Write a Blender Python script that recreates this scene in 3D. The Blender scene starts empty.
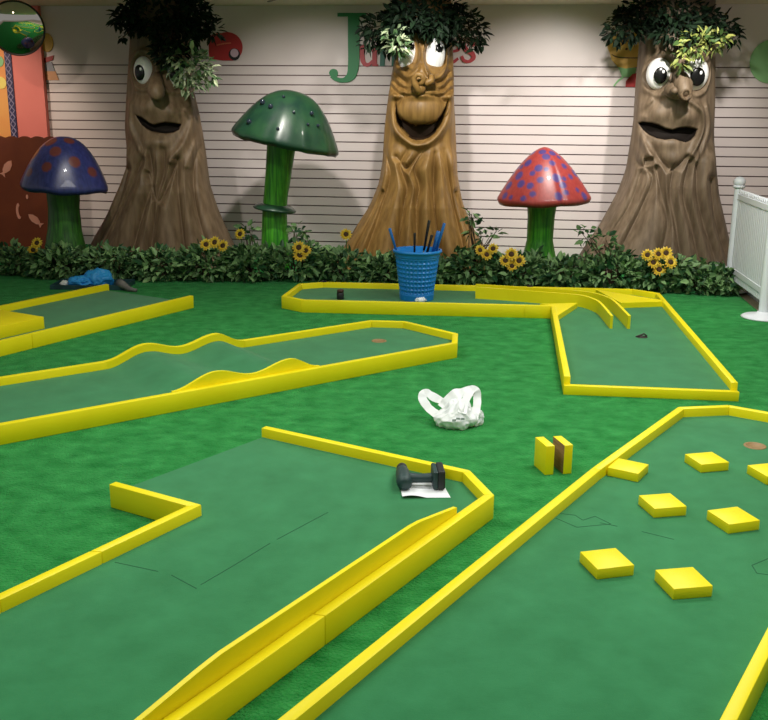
import bpy, bmesh, math, random
import numpy as np
from mathutils import Vector, Matrix, noise as mnoise
random.seed(7)
SC = bpy.context.scene
COL = SC.collection
PI = math.pi

# ------------------------------------------------------------------ helpers
def lin(r, g, b):
    f = lambda c: c/12.92 if c <= 0.04045 else ((c+0.055)/1.055)**2.4
    return (f(r/255), f(g/255), f(b/255), 1.0)

def mat(name, rgb, rough=0.6, rgb2=None, nscale=8.0, stretch=(1, 1, 1), bump=0.0, bscale=60.0, bstretch=(1, 1, 1),
        spec=0.5, metal=0.0, sheen=0.0, coat=0.0, island=0.0, bdist=0.01, lo=0.35, hi=0.65, detail=6):
    m = bpy.data.materials.new(name); m.use_nodes = True
    nt = m.node_tree; N = nt.nodes; L = nt.links
    p = N['Principled BSDF']
    p.inputs['Base Color'].default_value = lin(*rgb)
    p.inputs['Roughness'].default_value = rough
    p.inputs['Specular IOR Level'].default_value = spec
    p.inputs['Metallic'].default_value = metal
    p.inputs['Sheen Weight'].default_value = sheen
    p.inputs['Coat Weight'].default_value = coat
    co = N.new('ShaderNodeTexCoord')
    src = None
    if rgb2:
        mp = N.new('ShaderNodeMapping'); mp.inputs['Scale'].default_value = stretch
        L.new(co.outputs['Object'], mp.inputs['Vector'])
        no = N.new('ShaderNodeTexNoise'); no.inputs['Scale'].default_value = nscale; no.inputs['Detail'].default_value = detail; no.inputs['Roughness'].default_value = .62 if detail > 6 else .5
        L.new(mp.outputs[0], no.inputs['Vector'])
        rp = N.new('ShaderNodeValToRGB')
        rp.color_ramp.elements[0].position = lo; rp.color_ramp.elements[1].position = hi
        rp.color_ramp.elements[0].color = lin(*rgb); rp.color_ramp.elements[1].color = lin(*rgb2)
        if island > 0:
            ge = N.new('ShaderNodeNewGeometry')
            mx = N.new('ShaderNodeMath'); mx.operation = 'MULTIPLY_ADD'
            L.new(ge.outputs['Random Per Island'], mx.inputs[0]); mx.inputs[1].default_value = island
            ad = N.new('ShaderNodeMath'); ad.operation = 'MULTIPLY_ADD'
            L.new(no.outputs['Fac'], ad.inputs[0]); ad.inputs[1].default_value = 1-island; ad.inputs[2].default_value = 0
            L.new(ad.outputs[0], mx.inputs[2]); L.new(mx.outputs[0], rp.inputs['Fac'])
        else:
            L.new(no.outputs['Fac'], rp.inputs['Fac'])
        L.new(rp.outputs['Color'], p.inputs['Base Color'])
    if bump > 0:
        mp2 = N.new('ShaderNodeMapping'); mp2.inputs['Scale'].default_value = bstretch
        L.new(co.outputs['Object'], mp2.inputs['Vector'])
        n2 = N.new('ShaderNodeTexNoise'); n2.inputs['Scale'].default_value = bscale; n2.inputs['Detail'].default_value = 5
        L.new(mp2.outputs[0], n2.inputs['Vector'])
        bp = N.new('ShaderNodeBump'); bp.inputs['Strength'].default_value = bump; bp.inputs['Distance'].default_value = bdist
        L.new(n2.outputs['Fac'], bp.inputs['Height']); L.new(bp.outputs[0], p.inputs['Normal'])
    return m

def paint_mat(name, a, b, rough=0.4, coat=0.2, vary=None):
    """two real paints, chosen by the 'paint' attribute of the mesh (spots)"""
    m = mat(name, a, rough, vary, 14.0 if vary else 8.0, (3, 3, .6), coat=coat)
    N = m.node_tree.nodes; L = m.node_tree.links; p = N['Principled BSDF']
    at = N.new('ShaderNodeAttribute'); at.attribute_name = 'paint'
    mx = N.new('ShaderNodeMix'); mx.data_type = 'RGBA'
    mx.inputs[6].default_value = lin(*a); mx.inputs[7].default_value = lin(*b)
    if p.inputs['Base Color'].is_linked:
        L.new(p.inputs['Base Color'].links[0].from_socket, mx.inputs[6])
    L.new(at.outputs['Fac'], mx.inputs[0]); L.new(mx.outputs[2], p.inputs['Base Color'])
    return m

def tag(o, label=None, cat=None, group=None, kind=None):
    if label: o['label'] = label
    if cat: o['category'] = cat
    if group: o['group'] = group
    if kind: o['kind'] = kind
    return o

def thing(name, loc, label, cat, group=None):
    o = bpy.data.objects.new(name, None); o.empty_display_size = 0.05
    COL.objects.link(o); o.location = loc
    return tag(o, label, cat, group)

def root_loc(p):
    v = Vector((0, 0, 0))
    while p is not None:
        v += p.location; p = p.parent
    return v

def link_mesh(name, me, m, parent, smooth=False):
    o = bpy.data.objects.new(name, me); COL.objects.link(o)
    for k in (m if isinstance(m, (list, tuple)) else [m]): me.materials.append(k)
    if smooth: me.polygons.foreach_set('use_smooth', [True]*len(me.polygons))
    if parent is not None:
        o.parent = parent
    return o

def obj(name, bm, m, parent=None, smooth=False, loc=None):
    """bm is in world coordinates (or in the frame of loc for a top-level mesh)"""
    me = bpy.data.meshes.new(name); 
    bmesh.ops.recalc_face_normals(bm, faces=bm.faces)
    if parent is not None:
        bmesh.ops.translate(bm, verts=bm.verts, vec=-root_loc(parent))
    elif loc is not None:
        bmesh.ops.translate(bm, verts=bm.verts, vec=-Vector(loc))
    bm.to_mesh(me); bm.free()
    o = link_mesh(name, me, m, parent, smooth)
    if parent is None and loc is not None: o.location = loc
    return o

def nobj(name, V, F, m, parent=None, smooth=True):
    V = np.asarray(V, float)
    if parent is not None: V = V - np.array(root_loc(parent))
    me = bpy.data.meshes.new(name)
    me.from_pydata(V.tolist(), [], [list(map(int, f)) for f in F]); me.update()
    return link_mesh(name, me, m, parent, smooth)

def prism(bm, poly, z0, z1, bev=0.0, seg=2):
    b2 = bmesh.new()
    lo = [b2.verts.new((p[0], p[1], z0)) for p in poly]; hi = [b2.verts.new((p[0], p[1], z1)) for p in poly]
    n = len(poly)
    b2.faces.new(lo[::-1]); b2.faces.new(hi)
    for i in range(n): b2.faces.new((lo[i], lo[(i+1) % n], hi[(i+1) % n], hi[i]))
    bmesh.ops.recalc_face_normals(b2, faces=b2.faces)
    if bev > 0: bmesh.ops.bevel(b2, geom=list(b2.edges), offset=bev, segments=seg, affect='EDGES', profile=0.5)
    merge(bm, b2); return bm

def merge(bm, b2, M=None):
    if M is not None: bmesh.ops.transform(b2, matrix=M, verts=b2.verts)
    vm = {v: bm.verts.new(v.co) for v in b2.verts}
    for f in b2.faces:
        try:
            g = bm.faces.new([vm[v] for v in f.verts]); g.material_index = f.material_index; g.smooth = f.smooth
        except ValueError: pass
    b2.free()

def box(bm, c, size, rz=0.0, bev=0.0, M=None):
    b2 = bmesh.new(); bmesh.ops.create_cube(b2, size=1.0)
    bmesh.ops.scale(b2, vec=size, verts=b2.verts)
    if bev > 0: bmesh.ops.bevel(b2, geom=list(b2.edges), offset=bev, segments=2, affect='EDGES', profile=0.5)
    T = Matrix.Translation(c) @ (M if M is not None else Matrix.Rotation(rz, 4, 'Z'))
    merge(bm, b2, T); return bm

def frame_to(d):
    d = Vector(d).normalized(); return d.to_track_quat('Z', 'Y').to_matrix().to_4x4()

def tube(bm, pts, radii, n=10, cap=True):
    pts = [Vector(p) for p in pts]
    if not isinstance(radii, (list, tuple)): radii = [radii]*len(pts)
    rings = []
    up = None
    for i, p in enumerate(pts):
        d = (pts[min(i+1, len(pts)-1)] - pts[max(i-1, 0)]).normalized()
        if up is None: up = d.orthogonal().normalized()
        a = (up - d*up.dot(d)).normalized(); b = d.cross(a); up = a
        rings.append([bm.verts.new(p + (a*math.cos(2*PI*k/n) + b*math.sin(2*PI*k/n))*radii[i]) for k in range(n)])
    for i in range(len(rings)-1):
        for k in range(n):
            bm.faces.new((rings[i][k], rings[i][(k+1) % n], rings[i+1][(k+1) % n], rings[i+1][k]))
    if cap:
        bm.faces.new(rings[0][::-1]); bm.faces.new(rings[-1])
    return bm

def ellipsoid(bm, c, r, M=None, u=24, v=16):
    b2 = bmesh.new(); bmesh.ops.create_uvsphere(b2, u_segments=u, v_segments=v, radius=1.0)
    bmesh.ops.scale(b2, vec=r, verts=b2.verts)
    T = Matrix.Translation(c)
    if M is not None: T = T @ M
    merge(bm, b2, T); return bm

def lathe(bm, prof, n=48, M=None):
    b2 = bmesh.new(); rings = []
    for r, z in prof:
        if r < 1e-6: rings.append([b2.verts.new((0, 0, z))])
        else: rings.append([b2.verts.new((r*math.cos(2*PI*k/n), r*math.sin(2*PI*k/n), z)) for k in range(n)])
    for a, b in zip(rings, rings[1:]):
        for k in range(n):
            if len(a) == 1 and len(b) == 1: continue
            if len(a) == 1: b2.faces.new((a[0], b[k], b[(k+1) % n]))
            elif len(b) == 1: b2.faces.new((a[k], b[0], a[(k+1) % n]))
            else: b2.faces.new((a[k], b[k], b[(k+1) % n], a[(k+1) % n]))
    merge(bm, b2, M); return bm

def catmull(P, n=10):
    P = [np.array(p, float) for p in P]; Q = [2*P[0]-P[1]] + P + [2*P[-1]-P[-2]]; out = []
    for i in range(1, len(Q)-2):
        for k in range(n):
            t = k/n
            out.append(0.5*((2*Q[i]) + (-Q[i-1]+Q[i+1])*t + (2*Q[i-1]-5*Q[i]+4*Q[i+1]-Q[i+2])*t*t + (-Q[i-1]+3*Q[i]-3*Q[i+1]+Q[i+2])*t**3))
    out.append(P[-1]); return out

def offset_poly(pts, d, closed):
    """offset to the left of travel by d, mitred"""
    n = len(pts); out = []
    P = [np.array(p, float) for p in pts]
    def nrm(a, b):
        t = (b-a)/np.linalg.norm(b-a); return np.array([-t[1], t[0]])
    for i in range(n):
        if not closed and i == 0: out.append(P[0]+d*nrm(P[0], P[1])); continue
        if not closed and i == n-1: out.append(P[-1]+d*nrm(P[-2], P[-1])); continue
        n1 = nrm(P[i-1], P[i]); n2 = nrm(P[i], P[(i+1) % n])
        m = (n1+n2); m /= np.linalg.norm(m)
        out.append(P[i] + m*d/max(0.3, m.dot(n1)))
    return out

# ------------------------------------------------------------------ materials
M_turf = mat('artificial_turf', (20, 124, 50), 0.95, (58, 160, 80), 9.0, (1.0, 1.3, 1), bump=1.0, bscale=90, bdist=0.02, spec=0.1, sheen=.06, lo=0.34, hi=0.68, detail=9)
M_felt = mat('green_felt', (30, 114, 64), 0.9, (46, 131, 80), 7.0, detail=9, bump=0.25, bscale=320, bdist=0.003, spec=0.2, sheen=0.24, lo=0.3, hi=0.7)
M_yel = mat('yellow_paint', (246, 226, 8), 0.45, (250, 232, 18), 3.0, bump=0.06, bscale=40, bstretch=(1, 1, 4), spec=0.4)
M_wood = mat('bare_plywood', (150, 120, 84), 0.8, (120, 94, 66), 12, (1, 1, 8))
M_seam = mat('carpet_seam', (34, 92, 60), 0.95)
M_cupd = mat('cup_dark', (40, 36, 28), 0.6)
M_cupb = mat('cup_brown', (150, 120, 80), 0.6)
M_wall = mat('slatwall_laminate', (224, 212, 210), 0.42, (220, 207, 205), 2.0, spec=0.5)
M_groove = mat('slatwall_groove', (112, 84, 84), 0.5)
M_ceil = mat('ceiling_tile', (226, 216, 192), 0.9, (216, 206, 182), 30)
M_tbar = mat('ceiling_bar', (120, 112, 98), 0.6)
M_pink = mat('pink_wall', (232, 128, 116), 0.6, (226, 120, 110), 2)
M_navy = mat('navy_strip', (48, 44, 84), 0.6)
M_white = mat('white_plastic', (236, 236, 236), 0.4)
M_orange = mat('orange_panel', (240, 170, 90), 0.6, (236, 150, 80), 2)
M_brown = mat('brown_panel', (128, 56, 24), 0.6, (112, 46, 20), 3)
M_fish = mat('pink_fish', (236, 160, 140), 0.6)
M_beige = mat('beige_floor', (196, 182, 158), 0.35, (186, 170, 146), 6)
M_barkC = mat('tan_bark', (146, 112, 60), 0.5, (116, 86, 42), 7.0, (3, 3, .5), bump=0.18, bscale=20, bstretch=(3, 3, .4), bdist=0.008, spec=0.45)
M_barkR = mat('taupe_bark', (126, 108, 88), 0.55, (98, 82, 64), 7.0, (3, 3, .5), bump=0.18, bscale=20, bstretch=(3, 3, .4), bdist=0.008, spec=0.4)
M_barkL = mat('umber_bark', (128, 106, 82), 0.55, (100, 80, 58), 7.0, (3, 3, .5), bump=0.18, bscale=20, bstretch=(3, 3, .4), bdist=0.008, spec=0.4)
M_mouthC = mat('mouth_dark_olive', (44, 28, 12), 0.7, spec=.25)
M_mouthR = mat('mouth_dark_brown', (22, 16, 12), 0.8, spec=.2)
M_eye = mat('eye_white', (240, 240, 238), 0.3)
M_eyeC = mat('eye_white_brushed', (244, 244, 244), 0.35, (176, 178, 184), 9, (2.2, 1, .6), lo=0.45, hi=0.75)
M_eyerim = mat('eye_rim_grey', (150, 140, 128), 0.5)
M_black = mat('gloss_black', (14, 14, 15), 0.25)
M_leafD = mat('dark_leaf', (13, 26, 16), 0.65, (28, 48, 29), 3, island=0.8, lo=0.2, hi=0.9, spec=0.2)
M_leafP = mat('pale_lit_leaf', (70, 104, 62), 0.55, (196, 206, 168), 3, island=0.8, lo=0.25, hi=0.85, spec=0.4)  # pale leaf colour also carries the light falling on these bunches
M_leafY = mat('olive_lit_leaf', (62, 88, 42), 0.55, (176, 180, 96), 3, island=0.8, lo=0.25, hi=0.9, spec=0.4)  # lit look of the right crown's bunch put into an olive leaf colour
M_hedge = mat('hedge_leaf', (32, 74, 40), 0.5, (146, 184, 120), 3, island=0.8, lo=0.2, hi=0.95, spec=0.4)
M_twig = mat('brown_twig', (74, 56, 38), 0.8)
M_petal = mat('yellow_petal', (226, 182, 40), 0.6, (240, 206, 70), 9, island=0.6)
M_disc = mat('sunflower_disc', (66, 42, 20), 0.8)
M_stemg = mat('green_flower_stem', (70, 110, 50), 0.7)
M_stalk = mat('green_stalk', (78, 170, 34), 0.45, (32, 108, 22), 9, (5, 5, .35), bump=0.3, bscale=14, bstretch=(5, 5, .3), coat=0.15)
M_stalkB = mat('green_stalk_dark', (56, 120, 32), 0.5, (26, 72, 22), 9, (5, 5, .35), bump=0.3, bscale=14, bstretch=(5, 5, .3), coat=0.15)
M_capR = paint_mat('red_cap', (164, 64, 60), (78, 62, 122), 0.4, 0.25, (150, 54, 52))
M_capB = paint_mat('blue_cap', (58, 64, 130), (116, 58, 56), 0.35, 0.35, (46, 50, 108))
M_capG = mat('green_cap', (40, 78, 50), 0.35, (24, 54, 44), 5, coat=0.4, bump=0.15, bscale=9)
M_capunder = mat('cap_underside', (60, 84, 60), 0.7)
M_bead = mat('dark_bead', (34, 42, 56), 0.12, coat=0.8)
M_bucket = mat('blue_plastic', (26, 130, 212), 0.4, (22, 120, 200), 4)
M_grip = mat('black_grip', (24, 24, 28), 0.6)
M_shaft = mat('blue_shaft', (40, 110, 190), 0.4)
M_steel = mat('steel_shaft', (150, 150, 155), 0.3, metal=0.9)
M_bag = mat('white_bag', (238, 240, 240), 0.4, (226, 230, 232), 9)
M_grey = mat('mark_grey', (186, 188, 196), 0.6)
M_drill = mat('drill_teal', (38, 66, 66), 0.5, (30, 54, 56), 14)
M_drillb = mat('drill_black', (28, 30, 32), 0.55)
M_paper = mat('white_paper', (240, 242, 246), 0.7)
M_tray = mat('dark_teal_tray', (26, 56, 60), 0.5, (40, 78, 84), 12)
M_bluecl = mat('bright_blue_cloth', (52, 164, 236), 0.5, (40, 148, 226), 12)
M_greycl = mat('grey_cloth', (134, 128, 124), 0.8, (112, 106, 104), 18)
M_red = mat('red_decal', (176, 44, 44), 0.5)
M_letG = mat('green_letter', (24, 128, 72), 0.5)
M_letR = mat('red_letter', (186, 62, 70), 0.5)
M_letT = mat('teal_letter', (40, 108, 92), 0.5)
M_yface = mat('ochre_decal', (226, 180, 88), 0.5)
M_pgreen = mat('pale_green_decal', (136, 190, 128), 0.5)
M_line = mat('dark_line', (70, 42, 30), 0.6)
M_mirror = mat('mirror_glass', (235, 232, 225), 0.03, metal=1.0)
M_rim = mat('black_rim', (40, 28, 22), 0.4)
M_fence = mat('white_vinyl', (226, 230, 236), 0.4)

# ------------------------------------------------------------------ setting
YAW = -0.1174
WE = Vector((math.cos(YAW), math.sin(YAW), 0)); WN = Vector((math.sin(YAW), -math.cos(YAW), 0)); W0 = Vector((0, 10.7727, 0))
def wp(s, z, off=0.0): return W0 + WE*s + WN*off + Vector((0, 0, z))
CEIL = 2.6163

def floor():
    bm = bmesh.new()
    poly = [(-7, 0.0), (2.62, 0.0), (2.76, 5.0), (3.02, 7.6), (3.14, 8.5), (3.3, 10.385), (-7, 11.6)]
    vs = [bm.verts.new((x, y, 0)) for x, y in poly]; bm.faces.new(vs)
    v2 = [bm.verts.new((x, y, -0.02)) for x, y in poly]
    for i in range(len(poly)): bm.faces.new((v2[i], v2[(i+1) % 7], vs[(i+1) % 7], vs[i]))
    tag(obj('floor', bm, M_turf), kind='structure')
    bm = bmesh.new(); box(bm, (0, 5.0, -0.07), (16, 15, 0.1)); tag(obj('floor', bm, M_beige), kind='structure')
floor()

def back_wall():
    g, dg = 0.0115, 0.016
    prof = [(0, CEIL)]
    mi = []
    for i in range(20):
        zc = 1.9996-0.1*i
        prof += [(0, zc+g/2), (-dg, zc+g/2+.002), (-dg, zc-g/2-.002), (0, zc-g/2)]; mi += [0, 1, 1, 1]
    prof += [(0, -0.02)]; mi += [0]
    S = [-5.6, 4.9]
    V = []; F = []
    for (o, z) in prof:
        for s in S: V.append(tuple(wp(s, z, o)))
    for k in range(len(prof)-1): F.append((2*k, 2*k+1, 2*k+3, 2*k+2))
    nb = len(V)
    for s in S: V.append(tuple(wp(s, CEIL, -.12))); 
    for s in S: V.append(tuple(wp(s, -.02, -.12)))
    F += [(nb, nb+1, 1, 0), (nb+2, nb+3, nb+1, nb)]; mi += [0, 0]
    o = nobj('wall_back', V, F, [M_wall, M_groove], None, False)
    for k, p in enumerate(o.data.polygons): p.material_index = mi[k]
    tag(o, kind='structure')
back_wall()
bm = bmesh.new(); box(bm, (0, 5.2, CEIL+.04), (13, 13, .08)); tag(obj('ceiling', bm, M_ceil), kind='structure')
bm = bmesh.new(); box(bm, (-.55, 9.0, CEIL-.004), (.03, 3.3, .008), rz=.42); tag(obj('trim_1', bm, M_tbar), kind='structure')
# pink pilaster on the left, with its navy strip and orange side panel
def slab(name, s0, s1, z0, z1, o0, o1, m, kind='structure', s0b=None):
    bm = bmesh.new()
    q = [wp(s0, z0, o0), wp(s1, z0, o0), wp(s1, z1, o0), wp(s0, z1, o0)]; r = [wp(s0, z0, o1), wp(s1, z0, o1), wp(s1, z1, o1), wp(s0, z1, o1)]
    a = [bm.verts.new(v) for v in q]; b = [bm.verts.new(v) for v in r]
    bm.faces.new(a); bm.faces.new(b[::-1])
    for i in range(4): bm.faces.new((a[i], a[(i+1) % 4], b[(i+1) % 4], b[i]))
    return tag(obj(name, bm, m), kind=kind)
slab('wall_left', -5.6, -3.845, 0, CEIL, 0.0, 0.07, M_pink)
slab('trim_2', -4.275, -4.195, 0, CEIL-.002, 0.07, 0.082, M_navy)
slab('trim_3', -5.6, -4.275, 0, CEIL-.002, 0.07, 0.078, M_orange)
bm = bmesh.new()
zz = 0.9; k = 0
while zz < 2.55:
    sa, sb = (-4.265, -4.205) if k % 2 == 0 else (-4.205, -4.265)
    tube(bm, [wp(sa, zz, .084), wp(sb, zz+.075, .084)], .007, 6); 
    tube(bm, [wp(sb, zz, .0835), wp(sa, zz+.075, .0835)], .006, 6)
    zz += .075; k += 1
tag(obj('trim_4', bm, mat('strip_zigzag', (150, 140, 170), .5)), kind='structure')

# ------------------------------------------------------------------ golf courses
T = 0.038
def rails(parent, pts, side, z0=0.0, z1=0.10, closed=False, skip=(), splits={}, bev=0.004):
    inner = offset_poly(pts, side*T, closed); P = [np.array(p, float) for p in pts]; n = len(P)
    for i in range(n if closed else n-1):
        if i in skip: continue
        j = (i+1) % n
        fr = [0.0] + list(splits.get(i, [])) + [1.0]
        for a, b in zip(fr, fr[1:]):
            L = np.linalg.norm(P[j]-P[i]); e = 0.0012/L
            a2 = a+e if a > 0 else a; b2 = b-e if b < 1 else b
            q = [P[i]+(P[j]-P[i])*a2, P[i]+(P[j]-P[i])*b2, inner[i]+(inner[j]-inner[i])*b2, inner[i]+(inner[j]-inner[i])*a2]
            bm = bmesh.new(); prism(bm, q, z0, z1, bev); obj('rail', bm, M_yel, parent, True).data.set_sharp_from_angle(angle=.6)
    return inner

def platform(parent, poly, z1=0.055):
    bm = bmesh.new(); prism(bm, poly, 0.0, z1); return obj('carpet_base', bm, M_felt, parent)

def cup(parent, x, y, z, m, r=0.052):
    bm = bmesh.new(); lathe(bm, [(0, .0005), (r*.8, .0008), (r*.82, .003), (r, .003), (r*1.02, .0)], 28, Matrix.Translation((x, y, z)))
    return obj('cup', bm, m, parent, True)

def seams(parent, lines, z):
    bm = bmesh.new()
    for ln in lines:
        for a, b in zip(ln, ln[1:]):
            a, b = np.array(a), np.array(b); t = (b-a)/np.linalg.norm(b-a); n = np.array([-t[1], t[0]])*.0016
            prism(bm, [a-n, b-n, b+n, a+n], z-.002, z+.0008)
    return obj('carpet_seam', bm, M_seam, parent)

# --- course with the curved channel (back right)
CA = thing('mini_golf_course', (1.4, 7.7, 0), 'yellow-railed L-shaped putting lane with two curved guide walls, in front of the hedge', 'golf course')
ptsA = [(1.022, 5.262), (1.283, 7.276), (-.65, 7.42), (-.827, 7.58), (-.741, 8.15), (-.536, 8.254), (2.106, 8.047), (2.284, 7.864), (1.976, 5.16)]
inA = rails(CA, ptsA, -1, splits={1: [.105]})
bm = bmesh.new(); prism(bm, [(1.018, 5.226), (1.976, 5.124), (1.978, 5.162), (1.022, 5.264)], 0, .055, .003); obj('front_board', bm, M_yel, CA, True).data.set_sharp_from_angle(angle=.6)
cA = [tuple(p) for p in offset_poly(ptsA, -.03, False)]
cA[0] = (1.052, 5.262); cA[-1] = (1.946, 5.166)
platform(CA, cA)
bm = bmesh.new(); prism(bm, [(1.215, 7.325), (1.243, 7.243), (1.2, 6.93), (1.257, 6.924), (1.515, 7.425), (1.211, 7.372)], .0552, .1, .002)
bm.free(); bm = bmesh.new(); prism(bm, [(1.209, 7.37), (1.322, 7.312), (1.270, 6.924), (1.515, 7.425)], .0552, .098, .002); obj('corner_block', bm, M_yel, CA)
bm = bmesh.new(); prism(bm, [(1.78, 8.0), (1.86, 7.43), (2.218, 7.51), (2.222, 7.56)], .0552, .1, .002); obj('corner_block', bm, M_yel, CA)
def wall_curve(ctrl, th, z0, z1):
    c = catmull(ctrl, 10); L = offset_poly(c, th/2, False); R = offset_poly(c, -th/2, False)
    bm = bmesh.new()
    rows = [[bm.verts.new((p[0], p[1], z)) for p in Q] for Q, z in ((L, z0), (L, z1), (R, z1), (R, z0))]
    for a, b in zip(rows, rows[1:]+rows[:1]):
        for k in range(len(c)-1): bm.faces.new((a[k], a[k+1], b[k+1], b[k]))
    for k in (0, len(c)-1): bm.faces.new([r[k] for r in rows])
    return bm
w1 = [(.75, 7.79), (1.0, 7.71), (1.247, 7.61), (1.46, 7.535), (1.57, 7.455), (1.625, 7.30), (1.638, 7.15), (1.618, 6.70)]
w2 = [(.76, 7.925), (1.02, 7.85), (1.28, 7.77), (1.52, 7.69), (1.67, 7.58), (1.745, 7.40), (1.762, 7.2), (1.743, 6.70)]
obj('curved_wall', wall_curve(w1, .02, .055, .15), M_yel, CA)
obj('curved_wall', wall_curve(w2, .02, .055, .15), M_yel, CA)
cup(CA, 1.772, 6.448, .055, M_cupd, .04)
bm = bmesh.new(); tube(bm, [(1.73, 6.44, .058), (1.79, 6.46, .075), (1.81, 6.45, .06)], .006, 6); obj('twist_of_wire', bm, M_cupd, CA)
for (x, y) in ((-.53, 8.236), (1.24, 8.10)):
    bm = bmesh.new(); box(bm, (x, y, .105), (.05, .03, .012), bev=.003); obj('clip', bm, M_grip, CA)

# --- course with the double hump (middle left)
CB = thing('mini_golf_course', (-1.2, 5.5, 0), 'yellow-railed putting lane with a double hump in the carpet, middle left', 'golf course')
ptsB = [(-2.77, 3.58), (.473, 6.037), (.497, 6.312), (.154, 6.688), (-.102, 6.71), (-3.35, 4.22)]
O_B = np.array([.473, 6.037]); d_B = (O_B-np.array([-2.77, 3.58])); LB = np.linalg.norm(d_B); d_B /= LB; n_B = np.array([-d_B[1], d_B[0]])
def hump(s):
    K = [(-2.02, 0), (-1.76, .07), (-1.53, .022), (-1.29, .07), (-1.09, 0)]
    if s <= K[0][0] or s >= K[-1][0]: return 0.0
    for (a, ha), (b, hb) in zip(K, K[1:]):
        if a <= s <= b:
            t = (s-a)/(b-a)
            return ha+(hb-ha)*(.5-.5*math.cos(PI*t))
# back rail is broken where the wavy board replaces it
fa = 1-(LB-2.02)/LB; 
db = np.array(ptsB[5])-np.array(ptsB[4]); Lb = np.linalg.norm(db); db /= Lb
s4 = (np.array(ptsB[4])-O_B).dot(d_B)
ta, tb = (s4+1.09)/Lb, (s4+2.02)/Lb
inB = offset_poly(ptsB, T, True)
rails(CB, ptsB, 1, closed=True, skip=(4,), splits={})
q4, q5, i4, i5 = np.array(ptsB[4]), np.array(ptsB[5]), inB[4], inB[5]
for a, b in ((0, ta-.0005), (tb+.0005, 1)):
    bm = bmesh.new(); prism(bm, [q4+(q5-q4)*a, q4+(q5-q4)*b, i4+(i5-i4)*b, i4+(i5-i4)*a], 0, .1, .004); obj('rail', bm, M_yel, CB, True).data.set_sharp_from_angle(angle=.6)
def wavy(p_of_s, th_vec, s0, s1, base, zlow, n=60, sh=0.0):
    bm = bmesh.new(); rows = [[], [], [], []]
    for k in range(n+1):
        s = s0+(s1-s0)*k/n; p = np.array(p_of_s(s)); q = p+th_vec; z = base+hump(s-sh)
        for r, (a, zq) in zip(rows, ((p, zlow), (p, z), (q, z), (q, zlow))): r.append(bm.verts.new((a[0], a[1], zq)))
    for a, b in zip(rows, rows[1:]+rows[:1]):
        for k in range(n): bm.faces.new((a[k], a[k+1], b[k+1], b[k]))
    for k in (0, n): bm.faces.new([r[k] for r in rows])
    return bm
back_in = lambda s: i4+(i5-i4)*((s4-s)/Lb)
obj('wavy_board', wavy(lambda s: q4+(q5-q4)*((s4-s)/Lb), (i4-q4)*0+n_B*-T, -2.02, -1.09, .1, 0), M_yel, CB)
front_in = lambda s: O_B+d_B*s+n_B*(T+.001)
obj('wavy_board', wavy(front_in, n_B*.02, -1.965, -1.035, .1, .03, sh=.055), M_yel, CB)
# carpet: a slab whose top follows the humps
V = []; F = []
ss = sorted(set([-(LB)+.05, -2.02, -1.09, -.30] + list(np.linspace(-2.02, -1.09, 50))))
for s in ss:
    wdt = .866 if s > -3 else .86
    for (t, top) in ((.05, 0), (.05, 1), (.843, 1), (.843, 0)):
        p = O_B+d_B*s+n_B*t; V.append((p[0], p[1], (.055+hump(s)) if top else 0.0))
for k in range(len(ss)-1):
    for c in range(4): F.append((4*k+c, 4*k+(c+1) % 4, 4*k+4+(c+1) % 4, 4*k+4+c))
F.append((0, 1, 2, 3)); nb = 4*(len(ss)-1); F.append((nb+3, nb+2, nb+1, nb))
# end of the lane (five-sided)
a = O_B+d_B*(-.30)+n_B*.05; b = O_B+d_B*(-.30)+n_B*.843
bs = len(V); end = [a, O_B+d_B*(-.30)+n_B*.03, (.445, 6.05), (.472, 6.302), (.142, 6.66), (-.095, 6.68), b]
for z in (0, .055):
    for p in end: V.append((p[0], p[1], z))
F.append(tuple(range(bs+7, bs+14))); F.append(tuple(range(bs+6, bs-1, -1)))
for k in range(7): F.append((bs+k, bs+(k+1) % 7, bs+7+(k+1) % 7, bs+7+k))
o = nobj('carpet_base', V, F, M_felt, CB, False)
for p in o.data.polygons: p.use_smooth = False
bmx = bmesh.new(); bmx.from_mesh(o.data); bmesh.ops.recalc_face_normals(bmx, faces=bmx.faces); bmx.to_mesh(o.data); bmx.free()
o.data.polygons.foreach_set('use_smooth', [True]*len(o.data.polygons)); o.data.set_sharp_from_angle(angle=.35)
cup(CB, -.035, 6.26, .055, M_cupb, .05)

# --- far left course
CE_ = thing('mini_golf_course', (-2.5, 6.6, 0), 'yellow-railed straight lane with a yellow box on it, at the far left by the hedge', 'golf course')
fE = [(-3.23, 4.63), (-1.527, 7.561)]; bE = [(-2.369, 8.061), (-3.98, 5.17)]
rails(CE_, fE, 1, splits={0: [.53]}); rails(CE_, bE, 1)
platform(CE_, [(-3.25, 4.66), (-1.565, 7.555), (-2.365, 8.03), (-3.95, 5.19)], .05)
dE = np.array([.503, .864]); nE = np.array([-.864, .503]); c0 = np.array([-2.375, 6.56])
BX = thing('ramp_box', (c0[0]-.6, c0[1]-.5, .05), 'low yellow box lying on the carpet of the far left lane', 'box')
q = [c0, c0-dE*1.3, c0-dE*1.3+nE*.52, c0+nE*.52]
bm = bmesh.new(); prism(bm, q, .05, .135, .003); obj('box_body', bm, M_yel, BX, True).data.set_sharp_from_angle(angle=.6)

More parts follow.
